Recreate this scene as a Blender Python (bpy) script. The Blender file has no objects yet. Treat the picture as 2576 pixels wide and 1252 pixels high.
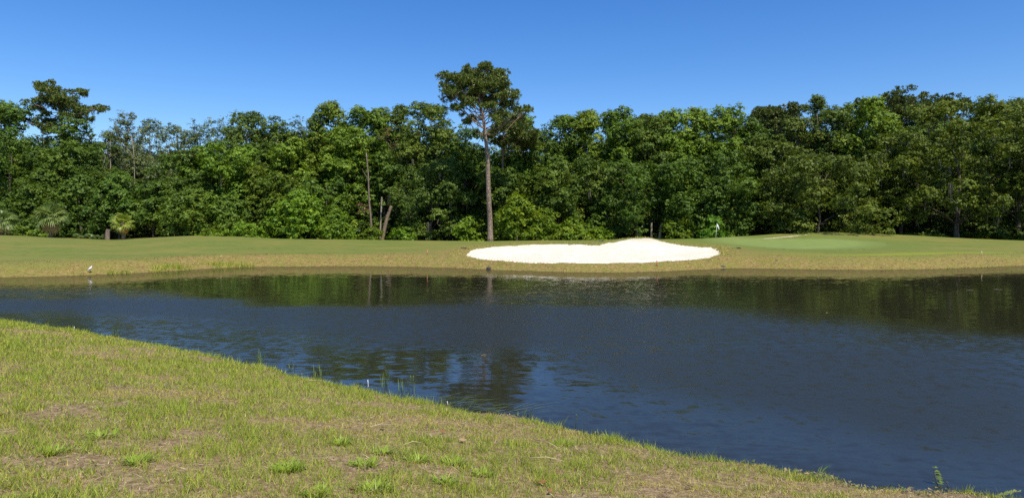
import bpy, math, random
import numpy as np

# ---------------------------------------------------------------- camera, sky, sun, exposure
sc = bpy.context.scene
C = sc.collection
EYE = 2.7                      # metres above the pond
FPX = 1717.0                   # focal length in units of a 2575 wide frame
HOR = 570.0                    # horizon row in a 2575 x 1252 frame
cam_d = bpy.data.cameras.new('camera')
cam = bpy.data.objects.new('camera', cam_d); C.objects.link(cam)
cam.location = (0, 0, EYE); cam.rotation_euler = (math.radians(90), 0, 0)
cam_d.sensor_width = 36; cam_d.lens = 36 * FPX / 2575
cam_d.shift_y = -(626 - HOR) / 2575
cam_d.clip_start = 0.1; cam_d.clip_end = 3000
sc.camera = cam

SUN_EL, SUN_AZ = 57.0, 148.0   # azimuth clockwise from +Y (the view direction)
world = bpy.data.worlds.new('World'); sc.world = world; world.use_nodes = True
wn = world.node_tree.nodes; wl = world.node_tree.links
bg = wn['Background']
sky = wn.new('ShaderNodeTexSky'); sky.sky_type = 'NISHITA'; sky.sun_disc = False
sky.sun_elevation = math.radians(SUN_EL); sky.sun_rotation = math.radians(SUN_AZ)
sky.air_density = 1.0; sky.dust_density = 0.2; sky.ozone_density = 5.0; sky.altitude = 0
hs_ = wn.new('ShaderNodeHueSaturation'); hs_.inputs['Saturation'].default_value = 1.29; hs_.inputs['Value'].default_value = 1.03; hs_.inputs['Hue'].default_value = .510
wl.new(sky.outputs[0], hs_.inputs['Color']); wl.new(hs_.outputs[0], bg.inputs[0]); bg.inputs[1].default_value = 0.12
sun_d = bpy.data.lights.new('sun', 'SUN'); sun = bpy.data.objects.new('sun', sun_d); C.objects.link(sun)
sun_d.energy = 5.0; sun_d.angle = math.radians(0.53); sun_d.color = (1.0, 0.93, 0.80)
sun.rotation_euler = (math.radians(90 - SUN_EL), 0, math.radians(180 - SUN_AZ))
sun.location = (40, -60, 80)
vs = sc.view_settings
vs.view_transform = 'Standard'; vs.look = 'None'; vs.gamma = 1; vs.use_curve_mapping = False
vs.exposure = 0.35
sc.cycles.max_bounces = 6; sc.cycles.diffuse_bounces = 3; sc.cycles.transmission_bounces = 4
sc.cycles.glossy_bounces = 3; sc.cycles.use_denoising = False

rng = np.random.default_rng(7)
random.seed(7)

# ---------------------------------------------------------------- small helpers
def P(px, py, d):
    """a point d metres ahead that lies on the sight line through frame position px, py"""
    return np.array([(px - 1287.5) / FPX * d, d, EYE - (py - HOR) * d / FPX])

def sstep(a, b, x):
    t = np.clip((x - a) / (b - a), 0, 1); return t * t * (3 - 2 * t)

def hsh(i, j, s):
    v = np.sin(i * 127.1 + j * 311.7 + s * 74.7) * 43758.5453
    return v - np.floor(v)

def vnoise(x, y, s=0):
    xi = np.floor(x); yi = np.floor(y); fx = x - xi; fy = y - yi
    fx = fx * fx * (3 - 2 * fx); fy = fy * fy * (3 - 2 * fy)
    a = hsh(xi, yi, s); b = hsh(xi + 1, yi, s); c = hsh(xi, yi + 1, s); d = hsh(xi + 1, yi + 1, s)
    return (a * (1 - fx) + b * fx) * (1 - fy) + (c * (1 - fx) + d * fx) * fy

def fbm(x, y, s=0, o=4):
    t = 0; a = .5; n = 0
    for k in range(o):
        t = t + a * vnoise(x * 2 ** k, y * 2 ** k, s + k); n += a; a *= .5
    return t / n

def raw_mesh(name, V, F, mat=None, attrs=None, smooth=False):
    """V (n,3); F (m,k) array with k = 3 or 4, or a list of such arrays"""
    me = bpy.data.meshes.new(name)
    V = np.ascontiguousarray(V, dtype=np.float32)
    Fs = F if isinstance(F, list) else [F]
    Fs = [np.ascontiguousarray(f, dtype=np.int32) for f in Fs if len(f)]
    me.vertices.add(len(V)); me.vertices.foreach_set('co', V.ravel())
    nl = sum(f.size for f in Fs); npoly = sum(len(f) for f in Fs)
    me.loops.add(nl); me.polygons.add(npoly)
    me.loops.foreach_set('vertex_index', np.concatenate([f.ravel() for f in Fs]))
    tot = np.concatenate([np.full(len(f), f.shape[1], np.int32) for f in Fs])
    me.polygons.foreach_set('loop_start', np.concatenate([[0], np.cumsum(tot)[:-1]]).astype(np.int32))
    me.polygons.foreach_set('loop_total', tot)
    if smooth: me.polygons.foreach_set('use_smooth', np.ones(npoly, bool))
    for k, (typ, arr) in (attrs or {}).items():
        a = me.attributes.new(k, typ, 'POINT')
        key = 'color' if typ == 'FLOAT_COLOR' else 'value'
        a.data.foreach_set(key, np.ascontiguousarray(arr, dtype=np.float32).ravel())
    me.update(calc_edges=True)
    if mat: me.materials.append(mat)
    return me

def obj(name, me, parent=None, loc=None):
    o = bpy.data.objects.new(name, me); C.objects.link(o)
    if parent: o.parent = parent
    if loc is not None: o.location = loc
    return o

def tag(o, label=None, cat=None, group=None, kind=None):
    if label: o['label'] = label
    if cat: o['category'] = cat
    if group: o['group'] = group
    if kind: o['kind'] = kind
    return o

def thing(name, label, cat, loc=(0, 0, 0), rz=0, group=None):
    o = bpy.data.objects.new(name, None); C.objects.link(o)
    o.empty_display_size = .2
    o.location = loc; o.rotation_euler = (0, 0, rz)
    return tag(o, label, cat, group)

class MB:
    """collects shapes into one mesh"""
    def __init__(s): s.V = []; s.F3 = []; s.F4 = []; s.n = 0; s.t = []
    def add(s, V, F3=(), F4=(), t=None):
        V = np.asarray(V, float).reshape(-1, 3)
        if len(F3): s.F3.append(np.asarray(F3) + s.n)
        if len(F4): s.F4.append(np.asarray(F4) + s.n)
        s.V.append(V); s.n += len(V)
        s.t.append(np.full(len(V), .5 if t is None else t) if np.ndim(t) == 0 else np.asarray(t))
    def tube(s, pts, rad, k=6, cap=True, t=None):
        pts = np.asarray(pts, float); n = len(pts)
        rad = np.broadcast_to(np.asarray(rad, float), (n,))
        d = np.gradient(pts, axis=0); d /= np.linalg.norm(d, axis=1)[:, None] + 1e-9
        ref = np.where(np.abs(d[:, 2:3]) > .9, np.array([[1., 0, 0]]), np.array([[0, 0, 1.]]))
        a = np.cross(d, ref); a /= np.linalg.norm(a, axis=1)[:, None] + 1e-9
        b = np.cross(d, a)
        an = np.arange(k) * 2 * math.pi / k
        V = pts[:, None] + rad[:, None, None] * (np.cos(an)[None, :, None] * a[:, None] + np.sin(an)[None, :, None] * b[:, None])
        i = np.arange(n - 1)[:, None] * k; j = np.arange(k)[None]; j2 = (j + 1) % k
        F = np.stack([i + j, i + j2, i + k + j2, i + k + j], -1).reshape(-1, 4)
        V = V.reshape(-1, 3); F3 = []
        if cap:
            m = len(V); V = np.vstack([V, pts[0], pts[-1]])
            for q in range(k):
                F3.append((m, (q + 1) % k, q)); F3.append((m + 1, (n - 1) * k + q, (n - 1) * k + (q + 1) % k))
        s.add(V, F3, F, t)
    def box(s, c, h, t=None):
        c = np.asarray(c, float); h = np.asarray(h, float)
        V = np.array([[x, y, z] for x in (-1, 1) for y in (-1, 1) for z in (-1, 1)]) * h + c
        s.add(V, (), [(0, 1, 3, 2), (4, 6, 7, 5), (0, 4, 5, 1), (2, 3, 7, 6), (0, 2, 6, 4), (1, 5, 7, 3)], t)
    def mesh(s, name, mat, smooth=False):
        F = []
        if s.F3: F.append(np.vstack(s.F3))
        if s.F4: F.append(np.vstack(s.F4))
        return raw_mesh(name, np.vstack(s.V), F, mat, {'tint': ('FLOAT', np.concatenate(s.t))}, smooth)

def catmull(pts, n):
    pts = np.asarray(pts, float); m = len(pts); t = np.linspace(0, m - 1, n)
    out = []
    for u in t:
        i = min(int(u), m - 2); f = u - i
        p0 = pts[max(i - 1, 0)]; p1 = pts[i]; p2 = pts[i + 1]; p3 = pts[min(i + 2, m - 1)]
        out.append(.5 * (2 * p1 + (p2 - p0) * f + (2 * p0 - 5 * p1 + 4 * p2 - p3) * f * f + (3 * p1 - p0 - 3 * p2 + p3) * f ** 3))
    return np.array(out)

# ---------------------------------------------------------------- materials
def new_mat(name):
    m = bpy.data.materials.new(name); m.use_nodes = True
    return m, m.node_tree.nodes, m.node_tree.links, m.node_tree.nodes['Principled BSDF']

def attr(nodes, name):
    a = nodes.new('ShaderNodeAttribute'); a.attribute_name = name; return a

def ramp(nodes, stops):
    r = nodes.new('ShaderNodeValToRGB'); e = r.color_ramp.elements
    while len(e) < len(stops): e.new(.5)
    for q, (p, c) in zip(e, stops): q.position = p; q.color = (*c, 1)
    return r

def leaf_mat(name, stops, trans=.3, rough=.5, spec=.35):
    """leaf: colour from the per-leaf tint, some light passing through"""
    m, n, l, b = new_mat(name)
    a = attr(n, 'tint'); r = ramp(n, stops); l.new(a.outputs['Fac'], r.inputs[0])
    oi = n.new('ShaderNodeObjectInfo'); mx = n.new('ShaderNodeMix'); mx.data_type = 'RGBA'; mx.blend_type = 'MULTIPLY'
    mx.inputs[0].default_value = 1; l.new(r.outputs[0], mx.inputs[6]); l.new(oi.outputs['Color'], mx.inputs[7])
    l.new(mx.outputs[2], b.inputs['Base Color'])
    b.inputs['Roughness'].default_value = rough; b.inputs['Specular IOR Level'].default_value = spec
    tr = n.new('ShaderNodeBsdfTranslucent'); mt = n.new('ShaderNodeMixShader'); mt.inputs[0].default_value = trans
    hs = n.new('ShaderNodeHueSaturation'); hs.inputs['Hue'].default_value = .485; hs.inputs['Saturation'].default_value = 1.1
    hs.inputs['Value'].default_value = 1.2
    l.new(mx.outputs[2], hs.inputs['Color']); l.new(hs.outputs[0], tr.inputs[0])
    l.new(b.outputs[0], mt.inputs[1]); l.new(tr.outputs[0], mt.inputs[2]); l.new(mt.outputs[0], n['Material Output'].inputs[0])
    return m

def noise_mat(name, stops, scale=(4, 4, 4), rough=.85, bump=.3, detail=6, spec=.2, dist=.02):
    m, n, l, b = new_mat(name)
    tc = n.new('ShaderNodeTexCoord'); mp = n.new('ShaderNodeMapping'); mp.inputs['Scale'].default_value = scale
    nz = n.new('ShaderNodeTexNoise'); nz.inputs['Scale'].default_value = 1; nz.inputs['Detail'].default_value = detail
    nz.inputs['Roughness'].default_value = .65
    l.new(tc.outputs['Object'], mp.inputs[0]); l.new(mp.outputs[0], nz.inputs[0])
    r = ramp(n, stops); l.new(nz.outputs[0], r.inputs[0]); l.new(r.outputs[0], b.inputs['Base Color'])
    b.inputs['Roughness'].default_value = rough; b.inputs['Specular IOR Level'].default_value = spec
    if bump:
        bp = n.new('ShaderNodeBump'); bp.inputs['Strength'].default_value = bump; bp.inputs['Distance'].default_value = dist
        l.new(nz.outputs[0], bp.inputs['Height']); l.new(bp.outputs[0], b.inputs['Normal'])
    return m

def plain(name, col, rough=.5, spec=.4, metal=0):
    return noise_mat(name, [(.3, tuple(c * .8 for c in col)), (.7, tuple(min(1, c * 1.12) for c in col))], (9, 9, 9), rough, .08, 4, spec)

M = {}
M['bright'] = leaf_mat('bright_broad_leaf', [(0, (0.069, 0.125, 0.014)), (.5, (0.132, 0.214, 0.022)), (1, (0.248, 0.338, 0.039))], .3, .5, .2)
M['mid'] = leaf_mat('mid_green_leaf', [(0, (0.047, 0.089, 0.013)), (.5, (0.090, 0.156, 0.020)), (1, (0.168, 0.244, 0.032))], .28, .5, .2)
M['oak'] = leaf_mat('oak_leaf', [(0, (0.048, 0.079, 0.012)), (.5, (0.094, 0.141, 0.019)), (1, (0.172, 0.225, 0.033))], .25, .5, .2)
M['pale'] = leaf_mat('pale_slender_leaf', [(0, (0.064, 0.094, 0.024)), (.5, (0.111, 0.150, 0.042)), (1, (0.205, 0.240, 0.086))], .25, .4, .35)
M['shrub'] = leaf_mat('yellow_green_leaf', [(0, (0.087, 0.153, 0.013)), (.5, (0.159, 0.254, 0.022)), (1, (0.301, 0.388, 0.036))], .35, .5, .2)
M['needle'] = leaf_mat('pine_needle', [(0, (0.058, 0.084, 0.018)), (.5, (0.111, 0.150, 0.029)), (1, (0.193, 0.228, 0.050))], .12, .4, .25)
M['frond'] = leaf_mat('palm_frond', [(0, (.060, .085, .020)), (.5, (.110, .150, .040)), (1, (.200, .220, .080))], .2, .4, .5)
M['deadfrond'] = leaf_mat('dead_palm_frond', [(0, (.16, .10, .045)), (.5, (.28, .18, .08)), (1, (.42, .29, .15))], .15, .7, .2)
M['deadleaf'] = leaf_mat('withered_leaf', [(0, (.13, .075, .04)), (.5, (.22, .13, .07)), (1, (.33, .20, .11))], .15, .7, .2)
M['moss'] = leaf_mat('spanish_moss', [(0, (.08, .08, .052)), (.5, (.13, .128, .085)), (1, (.19, .18, .125))], .2, .9, .1)
M['bark'] = noise_mat('grey_brown_bark', [(.3, (.055, .042, .030)), (.55, (.14, .11, .08)), (.75, (.24, .20, .155))], (6, 6, 1.6), .9, .6)
M['palebark'] = noise_mat('pale_bark', [(.3, (.16, .13, .095)), (.55, (.30, .255, .19)), (.75, (.42, .37, .29))], (5, 5, 1.2), .9, .4)
M['greybark'] = noise_mat('grey_pinkish_bark', [(.3, (.08, .06, .045)), (.55, (.18, .14, .11)), (.75, (.28, .23, .18))], (5, 5, 1.2), .9, .5)
M['palmbark'] = noise_mat('palm_trunk_bark', [(.3, (.09, .06, .04)), (.55, (.22, .16, .11)), (.75, (.36, .29, .21))], (5, 5, 9), .9, .6)

def pine_bark():
    m, n, l, b = new_mat('plated_pine_bark')
    tc = n.new('ShaderNodeTexCoord'); mp = n.new('ShaderNodeMapping'); mp.inputs['Scale'].default_value = (7, 7, 2.2)
    vo = n.new('ShaderNodeTexVoronoi'); vo.feature = 'DISTANCE_TO_EDGE'; vo.inputs['Scale'].default_value = 1
    nz = n.new('ShaderNodeTexNoise'); nz.inputs['Scale'].default_value = 2.5; nz.inputs['Detail'].default_value = 6
    l.new(tc.outputs['Object'], mp.inputs[0]); l.new(mp.outputs[0], vo.inputs[0]); l.new(mp.outputs[0], nz.inputs[0])
    r = ramp(n, [(.0, (.075, .055, .042)), (.10, (.24, .18, .14)), (.4, (.40, .315, .25))]); l.new(vo.outputs[0], r.inputs[0])
    mx = n.new('ShaderNodeMix'); mx.data_type = 'RGBA'; mx.blend_type = 'MULTIPLY'; mx.inputs[0].default_value = .8
    r2 = ramp(n, [(.3, (.55, .55, .55)), (.7, (1.15, 1.1, 1.05))]); l.new(nz.outputs[0], r2.inputs[0])
    l.new(r.outputs[0], mx.inputs[6]); l.new(r2.outputs[0], mx.inputs[7]); l.new(mx.outputs[2], b.inputs['Base Color'])
    b.inputs['Roughness'].default_value = .9; b.inputs['Specular IOR Level'].default_value = .2
    bp = n.new('ShaderNodeBump'); bp.inputs['Strength'].default_value = .7; bp.inputs['Distance'].default_value = .04
    l.new(vo.outputs[0], bp.inputs['Height']); l.new(bp.outputs[0], b.inputs['Normal'])
    return m
M['pinebark'] = pine_bark()

def blade_mat():
    m, n, l, b = new_mat('grass_blade')
    a = attr(n, 'col'); l.new(a.outputs['Color'], b.inputs['Base Color'])
    b.inputs['Roughness'].default_value = .55; b.inputs['Specular IOR Level'].default_value = .25
    tr = n.new('ShaderNodeBsdfTranslucent'); mt = n.new('ShaderNodeMixShader'); mt.inputs[0].default_value = .3
    l.new(a.outputs['Color'], tr.inputs[0]); l.new(b.outputs[0], mt.inputs[1]); l.new(tr.outputs[0], mt.inputs[2])
    l.new(mt.outputs[0], n['Material Output'].inputs[0])
    return m
M['blade'] = blade_mat()

# ---------------------------------------------------------------- pond outline and terrain
near_shore = [(-14.8, 19.2), (-11.5, 17.6), (-8.35, 15.6), (-6.1, 14.0), (-4.5, 12.6), (-2.97, 11.5), (-1.87, 10.75), (-.9, 10.0),
              (.07, 9.5), (1.11, 8.65), (2.0, 7.95), (2.78, 7.5), (3.67, 7.0), (4.6, 6.65), (5.4, 6.4)]
right_end = [(9, 4.3), (16, 2.5), (30, 3), (48, 12), (58, 28), (52, 42), (44, 48.5)]
far_shore = [(35.5, 47.3), (28.6, 44.2), (22.8, 42.9), (18.2, 43.7), (14.6, 44.6), (11.6, 42.9), (7.4, 40.7), (3.85, 40.7), (.3, 42.1),
             (-3.6, 44.6), (-7.8, 46.4), (-13.3, 46.8), (-19, 45), (-21.2, 41), (-24, 38), (-27.4, 36.5)]
left_end = [(-33, 35.5), (-40, 33), (-44, 28), (-40, 24), (-30, 22.5), (-22, 21.2)]
ctrl = np.array(near_shore + right_end + far_shore + left_end)
_n = len(ctrl)
poly = catmull(np.vstack([ctrl, ctrl[:1]]), _n * 4 + 1)[:-1]

def poly_sd(X, Y, pl):
    """signed distance, positive outside the polygon"""
    shp = X.shape; x = X.ravel(); y = Y.ravel()
    d2 = np.full(x.shape, 1e9); ins = np.zeros(x.shape, bool)
    for i in range(len(pl)):
        ax, ay = pl[i - 1]; bx, by = pl[i]
        ex, ey = bx - ax, by - ay
        t = np.clip(((x - ax) * ex + (y - ay) * ey) / (ex * ex + ey * ey + 1e-12), 0, 1)
        d2 = np.minimum(d2, (x - ax - t * ex) ** 2 + (y - ay - t * ey) ** 2)
        if ay != by:
            ins ^= ((ay > y) != (by > y)) & (x < ex * (y - ay) / ey + ax)
    d = np.sqrt(d2); d[ins] *= -1
    return d.reshape(shp)

crest_px = np.array([-400, 0, 140, 280, 400, 480, 600, 700, 800, 1000, 1100, 1232, 1400, 1640, 1800, 1900, 2060, 2200, 2330, 2575, 3000])
crest_z = np.array([1.5, 1.62, 1.28, .96, 1.3, 1.47, 1.38, 1.1, 1.04, .9, .82, .78, .9, .95, .78, .8, .95, 1.0, 1.1, .87, .9])
crest_x = (crest_px - 1287.5) / FPX * 85
back_bunker = np.array([((px - 1287.5) / FPX * d, d) for px, d in [(1908, 84.9), (1945, 84.7), (1990, 85.6), (2026, 87.2), (2030, 87.8), (1990, 86.9), (1940, 85.9), (1905, 85.5)]])
green_poly = np.array([((px - 1287.5) / FPX * d, d) for px, d in
    [(1775, 95), (1762, 86), (1800, 75), (1850, 66), (1910, 60.5), (1980, 58), (2060, 57.3), (2150, 58.5), (2215, 62), (2236, 68), (2220, 75), (2150, 80), (2080, 82.5), (1990, 84), (1900, 88), (1840, 96)]])
green_poly = catmull(np.vstack([green_poly, green_poly[:1]]), len(green_poly) * 5 + 1)[:-1]

def height(X, Y, raw=False):
    X = np.asarray(X, float); Y = np.asarray(Y, float)
    sd = poly_sd(X, Y, poly)
    sd = sd + (.45 * (fbm(X * .9, Y * .9, 70) - .5) + .22 * (vnoise(X * 3.1, Y * 3.1, 71) - .5)) * np.exp(-(sd / 2.5) ** 2)
    zn = .08 * sstep(0, .25, sd) + 1.02 * (1 - np.exp(-np.maximum(sd, 0) / 8.5)) / (1 - math.exp(-8.3 / 8.5))
    zn = np.minimum(zn, 1.22)
    zn = zn + .05 * (fbm(X * .5, Y * .5, 3) - .5) * sstep(0, 2, sd) + .035 * (fbm(X * 2.2, Y * 2.2, 9) - .5) * sstep(0, .6, sd)
    cz = np.interp(X * 85 / np.maximum(Y, 30), crest_x, crest_z)
    zf = .86 * sstep(-.9, 2.6, sd) - .86 * sstep(-.9, 2.6, np.zeros(1))
    zf = zf + (cz - .71) * sstep(2.5, 40, sd) + .05 * (fbm(X * .3, Y * .3, 5) - .5) * sstep(0, 3, sd)
    g = lambda x, y, sx, sy: np.exp(-((X - x) / sx) ** 2 / 2 - ((Y - y) / sy) ** 2 / 2)
    ridge = sstep(-9, -3, X) * (1 - sstep(18, 24, X)) * np.exp(-((Y - 61.5) / 5.0) ** 2 / 2)
    zf = zf + .44 * ridge + .50 * np.where(X < 12.2, g(12.2, 62.6, 2.5, 3.0), g(12.2, 62.6, 1.15, 3.0)) + 1.05 * g(41, 93, 10, 7.5)
    zf = zf - .5 * sstep(90, 102, Y) * sstep(60, 90, Y)
    w = sstep(24, 32, Y)
    z = zn * (1 - w) + zf * w
    under = np.minimum(.25 * sd, 0); under = np.maximum(under, -1.2)
    z = np.where(sd < 0, under, z)
    if not raw:
        bs = poly_sd(X, Y, bunker)
        edge = .25 * (fbm(X * 1.3, Y * 1.3, 21) - .5)
        z = z - (.16 * sstep(.05, -.35, bs + edge) + .18 * sstep(-.5, -5, bs) * (1 - sstep(52, 57, Y)) ) * (np.abs(bs) < 40)
        b2 = poly_sd(X, Y, back_bunker)
        z = z - .16 * sstep(.05, -.3, b2)
    return z, sd

def raw_hit(px, py, d0=38, d1=70):
    d = np.linspace(d0, d1, 3000); X = (px - 1287.5) / FPX * d
    z, _ = height(X, d, raw=True); k = np.argmax(EYE - (py - HOR) * d / FPX <= z)
    return X[k], d[k]
front = [raw_hit(*q) for q in [(1163, 641), (1200, 650), (1250, 655.5), (1320, 659), (1400, 661), (1480, 661.5), (1550, 661), (1630, 658.5), (1700, 655), (1760, 650), (1795, 644.5), (1818, 636)]]
back = [((px - 1287.5) / FPX * d, d) for px, d in [(1800, 56.5), (1765, 57.8), (1725, 59.2), (1695, 60.3), (1680, 61.4), (1660, 62.2), (1640, 62.4), (1590, 62), (1545, 61.2), (1518, 59.6),
        (1500, 58.8), (1470, 59.4), (1440, 60.2), (1390, 60.6), (1330, 60), (1270, 58.6), (1220, 57), (1180, 54.6)]]
bunker = np.array(front + back)
bunker = catmull(np.vstack([bunker, bunker[:1]]), len(bunker) * 4 + 1)[:-1]

def hz(x, y):
    return float(height(np.array([x]), np.array([y]))[0][0])

def ground_hit(px, py, d0=2.5, d1=130):
    """where the sight line through px, py meets the ground"""
    d = np.linspace(d0, d1, 6000)
    X = (px - 1287.5) / FPX * d; Zr = EYE - (py - HOR) * d / FPX
    z, _ = height(X, d)
    k = np.argmax(Zr <= np.maximum(z, 0)); k = k if Zr[k] <= max(z[k], 0) else len(d) - 1
    return X[k], d[k], float(z[k])

def grid_axis(segs):
    a = [np.arange(s, e, st) for s, e, st in segs]; return np.concatenate(a + [[segs[-1][1]]])

gx = grid_axis([(-900, -120, 60), (-120, -62, 4), (-62, -16, .45), (-16, 26, .28), (26, 62, .45), (62, 130, 4), (130, 900, 70)])
gy = grid_axis([(-300, -20, 20), (-20, -2, 1.0), (-2, 22, .22), (22, 40, .6), (40, 66, .28), (66, 106, .8), (106, 140, 3), (140, 1500, 80)])
GX, GY = np.meshgrid(gx, gy)
GZ, GSD = height(GX, GY)
nx, ny = len(gx), len(gy)
ii = (np.arange(ny - 1)[:, None] * nx + np.arange(nx - 1)[None]).ravel()
GF = np.stack([ii, ii + 1, ii + nx + 1, ii + nx], -1)
# attributes: which turf grows where
bank = np.clip(1 - sstep(1.1, 3.9, GSD + 5.0 * (fbm(GX * .25, GY * .25, 31) - .5) + 1.6 * (fbm(GX * 1.1, GY * 1.1, 32) - .5)), 0, 1) * (GY > 26)
bsd = poly_sd(GX, GY, bunker)
rim = (1 - sstep(0.2, 2.6, bsd + 1.5 * (fbm(GX * .6, GY * .6, 4) - .5))) * (1 - .55 * sstep(55, 58, GY))
lefttip = np.exp(-((GX + 5.2) / 3.2) ** 2 - ((GY - 51.5) / 4) ** 2) + np.exp(-((GX - 18) / 3.0) ** 2 - ((GY - 51) / 3.2) ** 2)
bank = np.clip(bank + .8 * rim + .7 * np.clip(lefttip, 0, 1), 0, 1)
near = 1 - sstep(24, 28, GY)
lush = np.clip(np.exp(-((GX - 30) / 9) ** 2 - ((GSD - 4.6) / 1.4) ** 2) * 1.2, 0, 1)     # a lusher strip right of the green
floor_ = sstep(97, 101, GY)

def ground_mat():
    m, n, l, b = new_mat('turf_ground')
    geo = n.new('ShaderNodeNewGeometry')
    def nz(scale, det=5, sc3=(1, 1, 1), rough=.6):
        mp = n.new('ShaderNodeMapping'); mp.inputs['Scale'].default_value = sc3
        t = n.new('ShaderNodeTexNoise'); t.inputs['Scale'].default_value = scale; t.inputs['Detail'].default_value = det
        t.inputs['Roughness'].default_value = rough
        l.new(geo.outputs['Position'], mp.inputs[0]); l.new(mp.outputs[0], t.inputs[0]); return t.outputs[0]
    def mix(f, a, c):
        x = n.new('ShaderNodeMix'); x.data_type = 'RGBA'
        if hasattr(f, 'node'): l.new(f, x.inputs[0])
        else: x.inputs[0].default_value = f
        for s, v in ((6, a), (7, c)):
            if hasattr(v, 'node'): l.new(v, x.inputs[s])
            else: x.inputs[s].default_value = (*v, 1)
        return x.outputs[2]
    def rp(src, stops):
        r = ramp(n, stops); l.new(src, r.inputs[0]); return r.outputs[0]
    big = nz(.16, 4); mid = nz(1.3, 6, (1, 2.2, 1)); fine = nz(16, 6, (1, 1, 1), .75); fine2 = nz(5.5, 6, (1, 1, 1), .7)
    fair = rp(mid, [(.3, (.085, .118, .024)), (.5, (.122, .155, .032)), (.72, (.172, .188, .044))])
    fair = mix(rp(big, [(.40, (0, 0, 0)), (.66, (.8, .8, .8))]), fair, (.19, .172, .045))
    straw = rp(fine2, [(.28, (.08, .06, .022)), (.42, (.175, .125, .048)), (.55, (.23, .175, .058)), (.7, (.34, .25, .105))])
    straw = mix(rp(mid, [(.45, (0, 0, 0)), (.62, (.75, .75, .75))]), straw, (.165, .165, .035))
    soil = rp(fine, [(.3, (.085, .055, .028)), (.5, (.22, .155, .085)), (.72, (.43, .325, .195))])
    fair = mix(attr(n, 'fringe').outputs['Fac'], fair, rp(mid, [(.3, (.105, .140, .028)), (.7, (.145, .180, .042))]))
    col = mix(attr(n, 'bank').outputs['Fac'], fair, straw)
    col = mix(attr(n, 'lush').outputs['Fac'], col, (.19, .215, .03))
    col = mix(attr(n, 'near').outputs['Fac'], col, soil)
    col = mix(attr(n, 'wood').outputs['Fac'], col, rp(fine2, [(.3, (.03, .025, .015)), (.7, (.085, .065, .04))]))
    col = mix(attr(n, 'wet').outputs['Fac'], col, (.045, .034, .02))          # wet mud at the lip
    l.new(col, b.inputs['Base Color'])
    b.inputs['Roughness'].default_value = .95; b.inputs['Specular IOR Level'].default_value = .1
    bp = n.new('ShaderNodeBump'); bp.inputs['Strength'].default_value = .6; bp.inputs['Distance'].default_value = .03
    l.new(fine, bp.inputs['Height']); l.new(bp.outputs[0], b.inputs['Normal'])
    return m
ground_m = ground_mat()
gme = raw_mesh('ground', np.stack([GX, GY, GZ], -1).reshape(-1, 3), GF, ground_m,
               {'bank': ('FLOAT', bank), 'near': ('FLOAT', near), 'lush': ('FLOAT', lush), 'wood': ('FLOAT', floor_), 'fringe': ('FLOAT', 1 - sstep(.6, 5.5, poly_sd(GX, GY, green_poly) + 2 * (fbm(GX * .5, GY * .5, 19) - .5))), 'wet': ('FLOAT', (1 - sstep(.02, .22, GSD)) * near)}, True)
tag(obj('ground', gme), kind='structure')

# ---------------------------------------------------------------- pond water
wx = np.arange(-62, 74.1, .8); wy = np.arange(-4, 60.1, .8)
WX, WY = np.meshgrid(wx, wy)
u = WX / np.maximum(WY, 3)
Yb = np.interp(u, [-1.2, -.75, -.58, -.47, -.40, -.17, 0, .18, .415, .59, .75, 1.2], [30, 29, 28.5, 26, 24, 24, 25, 22, 19.5, 17.0, 15, 12])
Yb = Yb + 7 * (fbm(WX * .25, WY * .25, 77) - .5)
wid = np.interp(u, [-.6, -.4, .1, .3], [7, 2.4, 2.4, 4.5]); calm_far = sstep(-1, 1, (WY - Yb) / wid)
spark = np.exp(-((u - .10) / .22) ** 2) * .40
nsd = -poly_sd(WX, WY, poly)
npoly_sd = np.min([np.hypot(WX - a, WY - c) for a, c in poly[:len(near_shore) * 4 + 8]], axis=0)
calm_near = (1 - sstep(1.2, 4.2, npoly_sd + 2.0 * (fbm(WX * .35, WY * .35, 12) - .5)))
pat = np.exp(-(((WX + 1.3) / 2.8) ** 2 + ((WY - 12.5) / 2.8) ** 2) ** 2)
calm_near = np.clip(calm_near + .9 * pat, 0, 1)
rip = (1 - calm_far) + calm_far * (.05 + spark * sstep(38, 28, WY))
rip = rip * (1 - .62 * np.clip(calm_near - pat, 0, 1) - .9 * np.clip(pat, 0, 1)) * np.clip(.45 + 1.1 * fbm(WX * .13, WY * .42, 91), .5, 1.15)
_k = (len(near_shore) + len(right_end)) * 4
fsd = np.min([np.hypot(WX - a, WY - c) for a, c in poly[_k:_k + len(far_shore) * 4]], axis=0)
openw = .40 + .60 * sstep(3, 14, fsd); rip = rip * sstep(0, 6, fsd)      # sheltered, mirror-like water under the far bank
wi = (np.arange(len(wy) - 1)[:, None] * len(wx) + np.arange(len(wx) - 1)[None]).ravel()
WF = np.stack([wi, wi + 1, wi + len(wx) + 1, wi + len(wx)], -1)

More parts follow.
